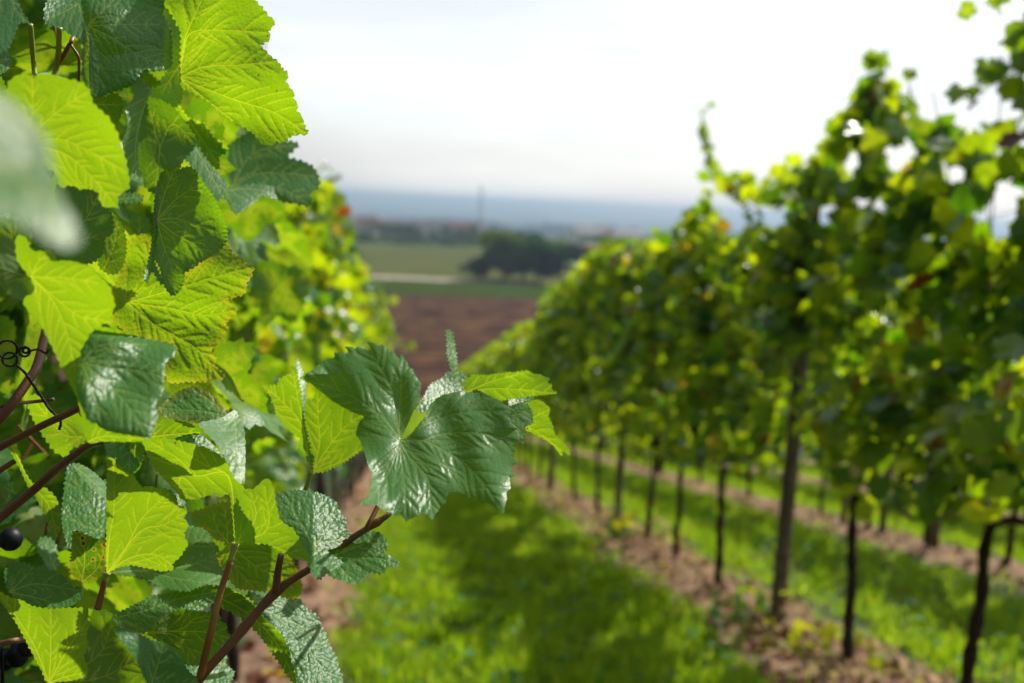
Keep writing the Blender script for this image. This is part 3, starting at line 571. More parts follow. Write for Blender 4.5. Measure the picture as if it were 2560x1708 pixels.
tl('C', [(700,1250),(750,1240),(832,1260),(940,1312),(1002,1320),(1030,1350),(1092,1390),(1122,1450),(1160,1500),(1215,1575),(1100,1700),(1000,1700),(900,1560),(820,1400)], (900,1650), [[(960,1480),(1000,1330)], [(1100,1600),(1200,1570)]], .545, (.2, .75), 'u', tint=.1, rug=.4, tooth=(30, 7))
tl('C', [(1130,1462),(1200,1470),(1262,1452),(1332,1430),(1392,1398),(1382,1450),(1432,1500),(1405,1568),(1300,1650),(1200,1650),(1150,1550)], (1200,1640), [[(1300,1550),(1390,1410)]], .63, (.7, 1.5), 'u', tint=.3, rug=1.0, tooth=(26, 8), quilt=.0016)
# the big white-lit leaf bottom right of the group, its edge folded under
tl('C', [(1470,1072),(1540,1008),(1600,1042),(1680,1020),(1770,1030),(1842,1060),(1872,1110),(1942,1160),(1972,1230),(2002,1290),(2012,1330),(2052,1402),(2082,1500),(2100,1640),(1840,1660),(1820,1560),(1800,1480),(1760,1342),(1692,1242),(1602,1150),(1540,1120)], (1500,1070), [[(1680,1150),(1880,1350),(2050,1600)], [(1700,1060),(1860,1090)], [(1800,1200),(1990,1290)], [(1700,1250),(1840,1500)]],
   .622, (.68, 1.10), 'u', tint=.3, rug=1.0, h=7, tooth=(36, 10), quilt=.0022, wave=.0018, w0=5, label='large puckered leaf shining white in the sun below the red shoot',
   panels=[dict(outline=[(1240,992),(1300,972),(1390,982),(1525,1052),(1570,1115),(1630,1182),(1702,1250),(1765,1345),(1805,1480),(1835,1660),(1790,1560),(1735,1480),(1650,1355),(1560,1240),(1450,1150),(1330,1090)], base=(1250,1000), veins=[[(1500,1130),(1700,1330),(1820,1600)]], side='l', g=(-.4,-.2), d=.618)])
tl('C', [(1160,530),(1225,508),(1290,480),(1362,458),(1422,470),(1500,520),(1600,560),(1700,640),(1782,800),(1822,882),(1800,922),(1852,960),(1832,1042),(1740,1042),(1650,1010),(1560,1002),(1440,980),(1390,900),(1332,800),(1302,680),(1250,620),(1180,600)], (1392,700), [[(1330,620),(1300,500)], [(1390,600),(1370,470)], [(1500,800),(1620,880),(1800,930)], [(1440,850),(1560,990)]],
   .632, (-.05, .1), 'l', tint=.35, rug=1.0, h=7, tooth=(32, 8), quilt=.0016, w0=4, dry=.12, label='deeply netted green leaf behind the red stalk, with brown-edged holes', panels=())
tl('C', [(440,622),(470,600),(502,608),(522,650),(575,660),(620,682),(645,700),(650,800),(642,882),(600,922),(562,952),(480,932),(432,880),(440,750)], (500,950), [[(520,800),(500,640)], [(600,860),(640,720)]], .640, (-.1, .1), 'l', tint=.1, rug=.7, tooth=(22, 9), dry=.10, spots=[(505,680,12),(510,712,14),(575,750,9),(570,810,10),(470,630,16),(502,612,12),(640,720,14),(632,800,8),(545,650,7),(600,672,7)], label='small leaf with scorched brown spots and edge')
tl('C', [(420,232),(470,252),(540,272),(610,330),(656,340),(658,600),(620,680),(560,670),(500,640),(440,640),(430,752),(395,660),(380,560),(388,440),(400,340)], (640,640), [[(560,520),(440,270)], [(500,600),(400,520)]], .645, (.6, 1.25), 'u', tint=.35, rug=1.0, tooth=(34, 8), quilt=.0018, label='pale puckered leaf behind the upright yellow-green one')
tl('C', [(440,225),(520,240),(600,300),(660,370),(660,440),(600,410),(520,330)], (450,235), [[(640,400)]], .64, (1.0, 1.5), 'u', tint=.6, rug=.3, tooth=(30, 5))
tl('C', [(240,690),(290,672),(340,720),(352,800),(362,860),(300,880),(262,800),(228,760)], (340,870), [[(270,700)]], .74, (.8, 1.3), 'u', tint=.4, rug=.6)
tl('C', [(70,80),(100,150),(180,322),(262,362),(340,430),(362,492),(378,578),(342,690),(312,642),(282,560),(230,450),(180,380),(120,250),(40,100)], (60,80), [[(180,330),(300,480),(345,670)]], .655, (-.3, -.1), 'l', tint=.6, rug=.3, tooth=(40, 6))
tl('C', [(170,-180),(240,-190),(330,-70),(420,-90),(500,-62),(532,40),(505,100),(440,130),(400,180),(330,142),(300,100),(230,0),(190,-80)], (500,60), [[(380,40),(220,-150)], [(400,130)]], .68, (-.35, -.2), 'l', tint=.8, rug=.3, tooth=(44, 9))
tl('C', [(610,40),(650,10),(700,-30),(800,-60),(880,20),(875,120),(868,200),(832,262),(790,285),(742,240),(700,190),(662,172),(640,110)], (870,30), [[(760,80),(640,60)], [(800,150),(790,260)]], .600, (.9, .8), 'u', tint=.25, rug=.8, tooth=(26, 7), quilt=.0014)
tl('C', [(780,60),(830,30),(880,40),(882,140),(862,240),(820,285),(788,270),(772,200)], (830,40), [[(830,250)]], .585, (-.3, .1), 'l', tint=.3, rug=.4, tooth=(40, 3))
# ---- crop B
tl('B', [(120,-60),(182,60),(182,152),(260,170),(302,162),(350,220),(430,226),(482,240),(562,270),(622,330),(670,380),(692,450),(702,502),(672,560),(632,610),(562,660),(522,720),(492,780),(480,860),(480,920),(500,1020),(512,1150),(480,1080),(430,980),(380,882),(342,800),(262,642),(200,560),(138,470),(212,412),(182,322),(100,200)], (190,325), [[(330,480),(420,700),(470,960)], [(400,330),(600,360)], [(300,420),(480,560),(640,590)], [(230,240),(300,170)]],
   .470, (-.35, -.3), 'l', tint=.95, rug=.12, h=8, tooth=(60, 6), w0=5, label='bright yellow-green leaf narrowing to a long point on the left', petiole=[(190,325,.475),(60,180,.49),(-80,60,.51)])
tl('B', [(-160,-80),(0,-40),(100,-20),(192,62),(182,152),(192,332),(214,412),(140,462),(60,432),(-20,362),(-200,300)], (190,325), [[(60,290),(-100,230)], [(110,180),(60,0)]], .480, (.25, .3), 'l', tint=.6, rug=.2, tooth=(50, 6))
tl('B', [(480,1070),(560,1190),(640,1262),(760,1290),(900,1312),(860,1332),(740,1334),(620,1332),(540,1342),(515,1240)], (540,1335), [[(640,1300),(880,1318)]], .50, (-.2, -.2), 'l', tint=.6, rug=.2, tooth=(60, 3))
tl('B', [(600,632),(640,608),(700,642),(772,668),(850,690),(960,720),(1062,740),(1072,800),(1012,850),(1002,950),(992,1050),(950,1100),(962,1180),(932,1280),(912,1312),(870,1300),(800,1282),(700,1272),(640,1252),(602,1222),(540,1200),(500,1100),(470,1000),(472,880),(492,780),(540,690)], (500,850), [[(640,960),(780,1110),(900,1290)], [(650,880),(850,900),(1000,940)], [(620,740),(900,740)], [(560,1000),(620,1200)]],
   .470, (.35, 1.05), 'u', tint=.35, rug=.55, h=8, tooth=(50, 7), quilt=.0018, wave=.003, curl=.002, label='blue-green leaf with a rolled upper edge, slightly blurred',
   fn=lambda u, v, x, y: 0.010*np.exp(-((y-0.16*x-560)/26.0)**2) - 0.35*np.clip((560-x)/100, 0, 1)*u)
tl('B', [(770,110),(880,60),(952,200),(1002,300),(1130,312),(1292,200),(1312,140),(1362,118),(1392,104),(1402,150),(1422,182),(1472,212),(1552,262),(1532,330),(1505,360),(1502,402),(1490,432),(1430,450),(1378,466),(1442,502),(1446,540),(1432,565),(1378,602),(1395,650),(1362,690),(1332,742),(1288,752),(1322,842),(1302,850),(1375,942),(1240,962),(1040,972),(1000,902),(1050,742),(900,710),(800,692),(700,600),(690,400),(745,300)], (780,482), [[(1000,420),(1300,330),(1530,268)], [(1050,520),(1250,560),(1430,530)], [(950,620),(1200,760),(1350,935)], [(900,330),(890,120)]],
   .630, (-.15, -.05), 'l', tint=.75, rug=1.0, h=6.5, tooth=(36, 8), smooth=False, quilt=.0024, wave=.0022, dry=.14, w0=4.5, label='large puckered yellow-green leaf with a yellow rim in the left group')
tl('B', [(960,1162),(1000,1100),(1060,1050),(1130,1010),(1200,1000),(1292,1050),(1342,1100),(1372,1130),(1422,1170),(1442,1200),(1370,1202),(1280,1222),(1150,1212),(1050,1192)], (1430,1190), [[(1250,1150),(1000,1130)], [(1200,1020)]], .585, (.2, 1.0), 'u', tint=.3, rug=1.0, h=6.5, tooth=(30, 7), quilt=.0026, dry=.18)
tl('B', [(1215,1222),(1350,1190),(1442,1140),(1465,1182),(1495,1262),(1502,1400),(1498,1560),(1488,1600),(1440,1560),(1395,1470),(1350,1380),(1312,1332),(1250,1262)], (1440,1180), [[(1450,1380),(1480,1590)], [(1340,1300)]], .572, (1.1, 1.2), 'u', tint=.65, rug=.4, tooth=(60, 4))
tl('B', [(1040,1327),(1150,1290),(1222,1288),(1302,1350),(1380,1442),(1330,1400),(1220,1352),(1120,1335)], (1050,1327), [[(1330,1410)]], .571, (.8, 1.55), 'u', tint=.4, rug=1.0, tooth=(40, 3))
tl('B', [(900,1190),(960,1165),(1050,1195),(1150,1215),(1235,1278),(1150,1292),(1050,1312),(910,1316)], (905,1310), [[(1050,1290),(1230,1278)], [(1000,1200)]], .59, (-.1, -.1), 'l', tint=.4, rug=.3, tooth=(60, 3))
# ---- crop A
tl('A', [(1000,-160),(1250,-300),(1480,-160),(1560,0),(1612,62),(1640,98),(1682,132),(1665,165),(1640,192),(1652,242),(1592,276),(1612,302),(1642,332),(1672,360),(1702,382),(1720,412),(1762,456),(1750,500),(1775,540),(1802,572),(1795,600),(1822,642),(1815,680),(1852,722),(1860,760),(1884,822),(1840,820),(1790,832),(1740,866),(1692,862),(1665,892),(1622,890),(1582,850),(1540,802),(1470,762),(1402,722),(1340,692),(1292,622),(1112,532),(1108,420),(1112,200),(1060,92),(1000,30)], (1096,478), [[(1300,560),(1460,620),(1680,690),(1870,815)], [(1250,410),(1450,400),(1690,375)], [(1120,350),(1160,210),(1300,185),(1630,200)], [(1130,250),(1200,80),(1330,-200)], [(1250,600),(1450,760)]],
   .655, (-.35, -.25), 'l', tint=.72, rug=.9, h=7.5, tooth=(44, 8), smooth=False, quilt=.0022, wave=.0028, w0=6, label='large yellow-green leaf lit from behind against the sky at the top')
tl('A', [(520,160),(500,60),(480,-60),(600,-140),(900,-120),(1002,0),(992,82),(1042,172),(1052,350),(1032,422),(882,442),(822,512),(702,560),(590,592),(540,560),(515,500),(505,330)], (535,160), [[(750,150),(980,150)], [(700,240),(860,345),(1010,400)], [(640,60),(760,-60)], [(600,350),(600,560)]],
   .610, (.05, .55), 'u', tint=.25, rug=.9, h=7.5, tooth=(36, 8), quilt=.002, wave=.003, curl=.004, w0=5, label='dark green leaf with curled rim below the top edge', fn=lambda u, v, x, y: 0.5*np.clip((y-330)/100, 0, 1)*v + .3*np.clip((x-1000)/40, 0, 1)*u)
tl('A', [(268,72),(330,-40),(460,-60),(500,40),(545,200),(600,330),(605,480),(592,592),(550,560),(518,500),(508,340),(505,250),(430,212),(372,162),(292,152)], (480,20), [[(420,60),(290,120)], [(540,250),(570,560)]], .600, (.75, .95), 'u', tint=.2, rug=.6, tooth=(36, 7), fn=lambda u, v, x, y: -0.9*np.clip((x-500)/50, 0, 1)*np.clip(u, 0, None))
tl('A', [(1000,60),(1082,112),(1132,200),(1122,300),(1152,420),(1116,530),(1116,602),(1062,662),(962,662),(900,560),(982,490),(1042,402),(1052,200)], (1100,400), [[(1000,560)]], .700, (.2, .1), 'l', tint=.1, rug=.4)
tl('A', [(38,642),(48,520),(90,470),(150,450),(205,466),(282,450),(352,466),(432,490),(502,510),(552,560),(562,622),(622,682),(662,720),(700,780),(722,832),(752,920),(772,1000),(792,1100),(782,1160),(722,1200),(722,1282),(680,1262),(640,1272),(612,1232),(602,1180),(542,1150),(492,1162),(440,1130),(368,1146),(340,1060),(200,960),(60,820)], (150,880), [[(390,940),(560,1080),(700,1250)], [(400,860),(770,1050)], [(330,700),(540,560)], [(200,700),(200,480)]],
   .480, (-.35, -.3), 'l', tint=1.0, rug=.15, tooth=(60, 8), wave=.002, w0=5, label='rounded bright yellow-green leaf at the left edge, a little blurred')
tl('A', [(-700,300),(-400,420),(-100,540),(100,640),(232,780),(292,900),(322,1050),(382,1220),(472,1400),(492,1482),(430,1512),(330,1492),(200,1402),(0,1332),(-300,1300),(-700,1100)], (-500,700), [[(-100,900),(200,1150),(440,1490)], [(0,700),(220,790)]], .172, (1.05, .72), 'u', tint=.4, rug=.3, h=22, tooth=(80, 6), wave=.001, quilt=.0004, fn=lambda u, v, x, y: .15*np.clip((y-1000)/200, 0, 1)*v, label='pale leaf very close to the lens, heavily blurred, at the left edge')
tl('A', [(850,462),(882,470),(890,520),(932,548),(900,620),(872,700),(852,830),(842,960),(852,1040),(890,1135),(842,1115),(800,1092),(770,1002),(752,880),(782,770),(772,660),(822,600),(812,520)], (925,550), [[(850,760),(830,960),(870,1120)], [(860,480)]], .600, (1.3, .3), 'u', tint=.7, rug=.25, tooth=(44, 3.5), label='narrow pale leaf seen nearly edge-on between the left leaves')
tl('A', [(560,602),(632,600),(702,570),(752,622),(742,702),(702,782),(652,722),(602,680)], (600,640), [[(740,640)]], .585, (-.3, -.3), 'l', tint=.8, rug=.5, tooth=(34, 9))
tl('A', [(815,485),(860,440),(900,440),(962,492),(985,522),(900,542),(880,602),(832,532)], (880,590), [[(880,460)], [(970,515)]], .615, (-.3, -.2), 'l', tint=.8, rug=.3, tooth=(34, 8))
tl('A', [(850,622),(940,600),(1062,662),(1142,760),(1202,860),(1192,902),(1142,960),(1112,1002),(1082,1062),(962,1182),(882,1132),(842,1002),(835,830)], (980,900), [[(920,680)], [(1060,760),(1180,870)], [(950,1150)]], .680, (.1, .2), 'l', tint=.3, rug=.5, tooth=(36, 8))
tl('A', [(1070,622),(1152,720),(1252,760),(1312,850),(1382,870),(1392,920),(1342,962),(1342,1042),(1242,960),(1190,882),(1102,762)], (1100,650), [[(1200,800),(1330,1000)], [(1380,900)]], .715, (-.3, -.2), 'l', tint=.7, rug=.6, tooth=(34, 9))
tl('A', [(1190,880),(1242,950),(1312,1042),(1382,1110),(1384,1160),(1332,1232),(1290,1182),(1230,1082),(1172,1012),(1130,952)], (1190,890), [[(1280,1050),(1350,1180)]], .700, (.5, 1.0), 'u', tint=.3, rug=.4)
tl('A', [(1000,1048),(1080,1045),(1152,1020),(1202,1050),(1232,1120),(1292,1182),(1332,1260),(1372,1332),(1392,1432),(1382,1492),(1330,1542),(1270,1582),(1190,1614),(1132,1652),(1122,1742),(1062,1812),(1002,1742),(980,1642),(942,1562),(932,1420),(950,1252),(972,1120)], (962,1350), [[(1080,1340),(1310,1412)], [(1080,1220),(1220,1130)], [(1080,1440),(1200,1500),(1270,1570)], [(1000,1500),(1060,1640)], [(1010,1180),(1060,1060)]],
   .585, (.05, .25), 'l', tint=.35, rug=.8, h=6.5, tooth=(30, 7), quilt=.0018, curl=.004, w0=5, label='cupped dark green leaf with yellow veins in the left group',
   panels=[dict(outline=[(1002,1048),(990,1120),(966,1300),(962,1450),(946,1600),(1000,1722),(985,1742),(930,1662),(905,1728),(884,1702),(918,1560),(940,1400),(950,1200),(972,1100)], side='u', g=(2.2,.6), d=.575)])
tl('A', [(1340,980),(1380,930),(1445,858),(1560,800),(1682,860),(1832,880),(1762,960),(1882,1000),(1942,1060),(1952,1150),(1900,1182),(1902,1262),(1812,1242),(1702,1182),(1580,1160),(1440,1152),(1370,1052)], (1420,1150), [[(1600,1060),(1930,1080)], [(1550,940),(1800,890)], [(1700,1150),(1890,1250)]], .85, (.25, .85), 'u', tint=.15, rug=.6, h=9, tooth=(44, 10), quilt=.0012, label='blue-green ragged leaf against the sky, out of focus')
tl('A', [(1365,1172),(1480,1140),(1600,1130),(1702,1160),(1825,1245),(1762,1242),(1600,1192),(1562,1232),(1450,1312),(1402,1252)], (1380,1170), [[(1560,1160),(1810,1240)], [(1450,1300)]], .83, (.7, 1.5), 'u', tint=.3, rug=.6, tooth=(44, 8))
tl('A', [(340,1145),(480,1150),(602,1182),(622,1250),(682,1302),(692,1422),(642,1462),(622,1568),(500,1622),(330,1568),(380,1450),(370,1300)], (380,1500), [[(520,1350),(600,1200)], [(600,1440)]], .560, (.2, .2), 'l', tint=.15, rug=.5)
tl('A', [(640,1302),(722,1340),(762,1422),(772,1502),(762,1602),(702,1682),(602,1622),(640,1452)], (640,1640), [[(700,1500),(720,1350)]], .61, (.0, .1), 'l', tint=.5, rug=.6, tooth=(30, 8))
tl('A', [(720,1205),(760,1180),(830,1190),(885,1205),(850,1235),(780,1245),(730,1235)], (730,1220), [[(880,1208)]], .63, (.5, 1.4), 'u', tint=.5, rug=.6)
tl('A', [(800,1330),(850,1310),(900,1330),(915,1400),(860,1440),(810,1410)], (850,1430), [[(850,1320)]], .72, (.8, 1.5), 'u', tint=.5, rug=.6)
tl('A', [(-40,290),(30,300),(62,330),(60,400),(20,445),(-60,450)], (-30,380), [[(55,360)]], .56, (.6, 1.3), 'u', tint=.2, rug=.9, tooth=(20, 7))
tl('A', [(-120,460),(0,470),(40,560),(50,640),(0,760),(-120,740)], (-100,600), [[(30,620)]], .55, (-.3, -.2), 'l', tint=.5, rug=.4)
tl('A', [(-140,-160),(60,-120),(110,10),(140,80),(190,155),(120,140),(60,280),(0,320),(-140,300)], (60,-100), [[(90,40),(180,150)], [(-40,100)]], .57, (.35, .9), 'u', tint=.05, rug=.5, label='dark leaf in the top left corner')
# canes, tendril and grapes seen between the leaves
def cane(crop, pts, r0, r1, m=CANE, label=None):
    r0 *= .66; r1 *= .66
    ox, oy = CROPS[crop]; mb = MB(); s = spline([P(ox+q[0]/2.45, oy+q[1]/2.45, q[2]) for q in pts], 6)
    tube(mb, s, np.linspace(r0, r1, len(s)), 9); o = mb.build('cane', [m], near)
    if label: o['label'] = label
cane('B', [(300,560,.70),(270,700,.66),(230,860,.64),(180,950,.63),(60,1120,.62),(-80,1280,.62)], .0042, .0048)
cane('B', [(500,1120,.60),(400,1170,.61),(250,1240,.62),(0,1370,.63),(-120,1440,.63)], .0034, .0036)
cane('C', [(640,85,.585),(540,115,.60),(460,170,.605),(350,255,.61),(200,390,.62),(0,555,.63),(-120,660,.63)], .0030, .0048)
cane('B', [(330,1075,.66),(200,1090,.66),(100,1100,.65),(0,1120,.65),(-90,1125,.65)], .0018, .0020)
cane('C', [(190,1292,.62),(90,1308,.60),(0,1330,.60),(-100,1350,.60)], .0028, .003)
cane('C', [(110,195,.66),(0,265,.66),(-90,330,.66)], .0028, .003)
cane('A', [(185,150,.62),(195,260,.63),(205,380,.64),(215,470,.64)], .0024, .0024, STEMG)
cane('A', [(365,170,.62),(360,300,.63),(350,400,.64),(330,480,.64)], .0026, .003, STEMG)
cane('A', [(480,150,.66),(440,245,.63),(400,320,.635),(350,400,.64)], .002, .0024, STEM)
cane('A', [(425,265,.64),(450,300,.64),(480,350,.64),(485,420,.645),(482,500,.65)], .0014, .0014, STEM)
mb = MB(); pts = []
for (cx, cy, r, a0, a1, dd) in ((45, 770, 55, -200, 250, .615), (60, 830, 42, -100, 420, .612), (150, 782, 30, 180, 560, .61), (158, 775, 16, 200, 700, .612)):
    for k in range(26):
        a = math.radians(a0+(a1-a0)*k/25); pts.append(P((cx+r*1.1*math.cos(a))/2.45, 560+(cy+r*math.sin(a))/2.45, dd+.00025*k))
    tube(mb, pts, .00075, 6); pts = []
tube(mb, spline([P(x/2.45, 560+y/2.45, .612) for x, y in ((180,778),(235,770),(280,792),(300,770))], 5), .0007, 6)
tube(mb, spline([P(x/2.45, 560+y/2.45, .615) for x, y in ((105,865),(160,920),(200,980),(265,1075),(300,1130),(370,1205),(362,1262))], 5), .0009, 6)
mb.build('tendril', [BARK], near)
def grapes(center, L, wd, n, rng, r=.0078):
    mb = MB(); ico = []
    m_, k_ = 6, 10
    V = [(math.sin(math.pi*i/m_)*math.cos(2*math.pi*j/k_), math.sin(math.pi*i/m_)*math.sin(2*math.pi*j/k_), math.cos(math.pi*i/m_)) for i in range(1, m_) for j in range(k_)]+[(0, 0, 1), (0, 0, -1)]
    Fq = [((i)*k_+j, (i+1)*k_+j, (i+1)*k_+(j+1) % k_, i*k_+(j+1) % k_) for i in range(m_-2) for j in range(k_)]
    Fq += [(len(V)-2, j, (j+1) % k_) for j in range(k_)]+[(len(V)-1, (m_-2)*k_+(j+1) % k_, (m_-2)*k_+j) for j in range(k_)]
    V = np.array(V)
    for i in range(n):
        t = rng.random()**.8; a = rng.uniform(0, 6.28); q = wd*(1-.75*t)*math.sqrt(rng.random())
        mb.add(V*r*rng.uniform(.85, 1.1)+np.array(center)+np.array([q*math.cos(a), q*math.sin(a), -L*t]), Fq)
    if L > .05: tube(mb, [tuple(np.array(center)+np.array([0, 0, a])) for a in (0.0, -.01, -L*.5, -L)], [.0009, .0014, .0014, .0006], 6)
    return mb
rg = np.random.default_rng(3)
grapes(P(10/2.45, 1068+1330/2.45, .70), .11, .035, 60, rg).build('grape_cluster', [GRAPE], near)
grapes(P(60/2.45, 1068+655/2.45, .625),   .004, .003, 1, rg, .0072).build('grape_cluster', [GRAPE], near)
# the rest of its leaves: behind and around the ones above
rg = np.random.default_rng(11); mb = MB()
EDGE = np.array([(-400, 540), (0, 560), (300, 630), (480, 690), (650, 715), (850, 720), (1000, 670), (1150, 610), (1300, 520), (1450, 430), (1568, 380), (2200, 100)])
pts = []
while len(pts) < 1150:
    p = np.array([rg.uniform(-.80, -.04), rg.uniform(.62, 2.1), 0]); p[2] = gz(p[1])+rg.uniform(.60, 2.05)
    if p[0] > -.16 - .0*p[1] and rg.random() < .6: continue
    x, y, d = project([p]); x, y, d = x[0], y[0], d[0]
    if d < .74: continue
    if x + 75/d > np.interp(y, EDGE[:, 0], EDGE[:, 1]): continue
    pts.append(p)
scatter(mb, TMID, pts, rg, face=(.25, -.35, 0), size=(.042, .068), tints=(.0, .65), dryp=.004)
fo = mb.build('foliage', [LEAF, STEM], near)
mb = MB(); tube(mb, spline([(LROW, .78, gz(.78)-.03), (LROW+.03, .77, gz(.78)+.3), (LROW-.02, .80, gz(.78)+.6), (LROW+.02, 1.0, gz(.78)+.68), (LROW, 1.3, gz(1.3)+.70)], 5), np.linspace(.03, .012, 21), 9)
mb.build('trunk', [BARK], near)
# ------------------------------------------------------------------ vine rows
def trunk_mesh(rng, h=.72, r=.024, lean=0.0):
    mb = MB(); pts = [(0, 0, -.05)]; x = y = 0
    for k in range(1, 7): x += rng.uniform(-.012, .012)+lean*.05; y += rng.uniform(-.014, .014); pts.append((x, y, h*k/6))
    s = spline(pts, 4); rr = np.linspace(r*1.25, r*.85, len(s))*(1+.18*np.sin(np.arange(len(s))*1.7+rng.uniform(0, 6)))
    tube(mb, s, rr, 8)
    for sg in (-1, 1):
        q = spline([(x, y, h*.96), (x+.02, y+sg*.12, h*1.02), (x, y+sg*.42, h*1.04)], 4); tube(mb, q, np.linspace(r*.8, r*.4, len(q)), 7)
    return mb
def cane_mesh(rng, n, top):
    mb = MB()
    for k in range(n):
        y = rng.uniform(-.42, .42); x = rng.uniform(-.05, .05); s = spline([(x, y, .75), (x+rng.uniform(-.1, .1), y+rng.uniform(-.06, .06), 1.25), (x+rng.uniform(-.14, .14), y+rng.uniform(-.1, .1), top*rng.uniform(.8, 1))], 4)
        tube(mb, s, np.linspace(.0042, .002, len(s)), 5)
    return mb
def foliage_mesh(rng, n, top, bottom=.66, half=.48, tps=TLOW, thick=.15, ragged=.25, dryp=.045, size=(.04, .066), xmax=.34, hole=None):
    """leaf-sized faces through the hedge volume of one vine; top(y) gives the height of its upper edge above the ground at the vine"""
    mb = MB(); pts = []; hx = rng.uniform(0, 99, 2)
    while len(pts) < n:
        y = rng.uniform(-half-.05, half+.05); tt = top(y) if callable(top) else top; z = bottom+(tt-bottom)*rng.random()
        if mnoise.noise((y*5+hx[0], z*5+hx[1], 0)) < -.24: continue
        e = (z-bottom)/(tt-bottom)
        if e < .5 and mnoise.noise((y*3.2+hx[1], z*4+hx[0], 5)) < -.08: continue
        if e > .8 and rng.random() < ragged*(e-.8)*8: continue
        if e < .14 and rng.random() < .55: continue
        x = np.clip(rng.normal(0, thick*(1.15-.65*e)), -.34*(1-.4*e), xmax+(.12*(1-e) if xmax < .3 else -.16*e)); 
        y_s = y-x*math.cos(SUN_AZ)/math.sin(SUN_AZ); z_s = z-x*math.tan(SUN_EL)/math.sin(SUN_AZ)      # gaps that let the sun through
        if mnoise.noise((y_s*2.3+hx[0], z_s*2.3, 9)) < (-.13 if e < .6 else -.42): continue
        if hole is not None and hole(x, y, z): continue
        pts.append((x, y, z))
    for p in pts:
        side = 1 if p[0] > 0 else -1
        n_ = rand_dir(rng)*.95+np.array([side*.35, 0, .45]); tip = rand_dir(rng)*.6+np.array([side*.2, 0, -1.0])
        dry = rng.uniform(.35, 1.0) if rng.random() < dryp else 0.0
        place_leaf(mb, tps[rng.integers(len(tps))], p, n_, tip, rng.uniform(*size), rng, rng.random()**1.15, dry, .5, False)
    return mb
def shear(mb):                        # follow the slope along the row
    for a in mb.v: a[:, 2] -= a[:, 1]*SL
    return mb
LM = [LEAFB, STEM]
rg = np.random.default_rng(21)
TR = [trunk_mesh(rg, .72, rg.uniform(.015, .020), rg.uniform(-.15, .15)).mesh('trunk', [BARK]) for _ in range(4)]
CN = [cane_mesh(rg, 6, 2.0).mesh('canes', [CANE]) for _ in range(3)]
FO = [shear(foliage_mesh(rg, 640, lambda y, a=rg.uniform(0, 6): 2.12+.14*math.sin(y*6+a)+.07*math.sin(y*17+a), size=(.036, .06))).mesh('foliage', LM) for _ in range(5)]
GC = []
for _ in range(3):
    g = grapes((0, 0, 0), .13, .036, 46, rg, .0088); GC.append(g.mesh('grape_cluster', [GRAPE]))
def child(name, me, par, loc=(0, 0, 0), rz=0.0, sc_=1.0):
    o = bpy.data.objects.new(name, me); COL.objects.link(o); o.parent = par; o.location = loc; o.rotation_euler = (0, 0, rz); o.scale = (sc_,)*3; return o
def vine(X, Y, label, group, fol=None, k=0, clusters=2, flip=False, canes=True):
    v = empty('grapevine', (X, Y, gz(Y)), label, 'grapevine', group)
    child('trunk', TR[k % 4], v)
    if canes: child('canes', CN[k % 3], v)
    f = child('foliage', fol if fol is not None else FO[k % 5], v)
    for c in range(clusters): child('grape_cluster', GC[(k+c) % 3], v, (rg.uniform(-.12, .04), rg.uniform(-.4, .4), rg.uniform(.78, .98)))
    return v
# row on the right: its skyline is read from the photograph
SIL = [(2349,350),(2320,420),(2290,400),(2262,330),(2235,295),(2200,288),(2160,282),(2135,275),(2110,250),(2080,235),(2062,215),(2050,170),(2030,190),(2010,135),(1990,150),(1965,215),(1935,290),(1905,335),(1872,335),(1845,360),(1828,420),(1805,475),(1780,480),(1750,455),(1725,440),(1700,410),(1670,440),(1640,470),(1605,505),(1580,520),(1540,530),(1500,535),(1460,555),(1415,552),(1380,575),(1350,605),(1320,640),(1300,660),(1250,700),(1200,730),(1150,765),(1100,800)]
_s = sorted([(on_x(a, b, RROW).y, on_x(a, b, RROW).z) for a, b in SIL]); SY = [a for a, b in _s]; SZ = [b for a, b in _s]
def topz(y):                          # height above the ground at y
    return float(np.clip(np.interp(y, SY, SZ)-.01-gz(y), 1.6, 2.75)) if y > SY[0] else 2.1
feet = [(2300,1),(2242,0),(1974,0),(1650,0),(1549,0),(1478,0),(1367,0),(1307,0),(1250,0)]
ys_known = sorted(on_x(px, 1300, RROW).y for px, _ in feet[1:])
names = ['nearest whole grapevine of the right-hand row, dark trunk close to the photo edge', 'second grapevine of the right-hand row, dark trunk beside the tall crown of leaves', 'third grapevine of the right-hand row, just past the first wooden post', 'fourth grapevine of the right-hand row beyond the first wooden post', 'fifth grapevine of the right-hand row, before the grey second post', 'sixth grapevine of the right-hand row, just past the grey second post', 'seventh grapevine of the right-hand row, mid-way along the lane', 'eighth grapevine of the right-hand row, with slim blurred trunk']
gr_ = 'grapevines of the row right of the grass lane'
HOLES = [(1980,455,14),(2022,468,16),(2192,395,28),(2052,372,22),(1885,492,20),(1775,500,24),(1730,488,24),(1668,470,26),(2290,500,46),(2305,430,36),(1700,520,14),(2080,330,14),(1950,380,14),(1700,335,26),(1830,320,30),(1836,206,40),(1860,230,30)]
def in_hole(X, Y, Z):
    x, y_, _ = project([(RROW+X, Y, Z)]); return any(math.hypot(x[0]-a, y_[0]-b) < r+14 for a, b, r in HOLES)
k = 0; VY = []
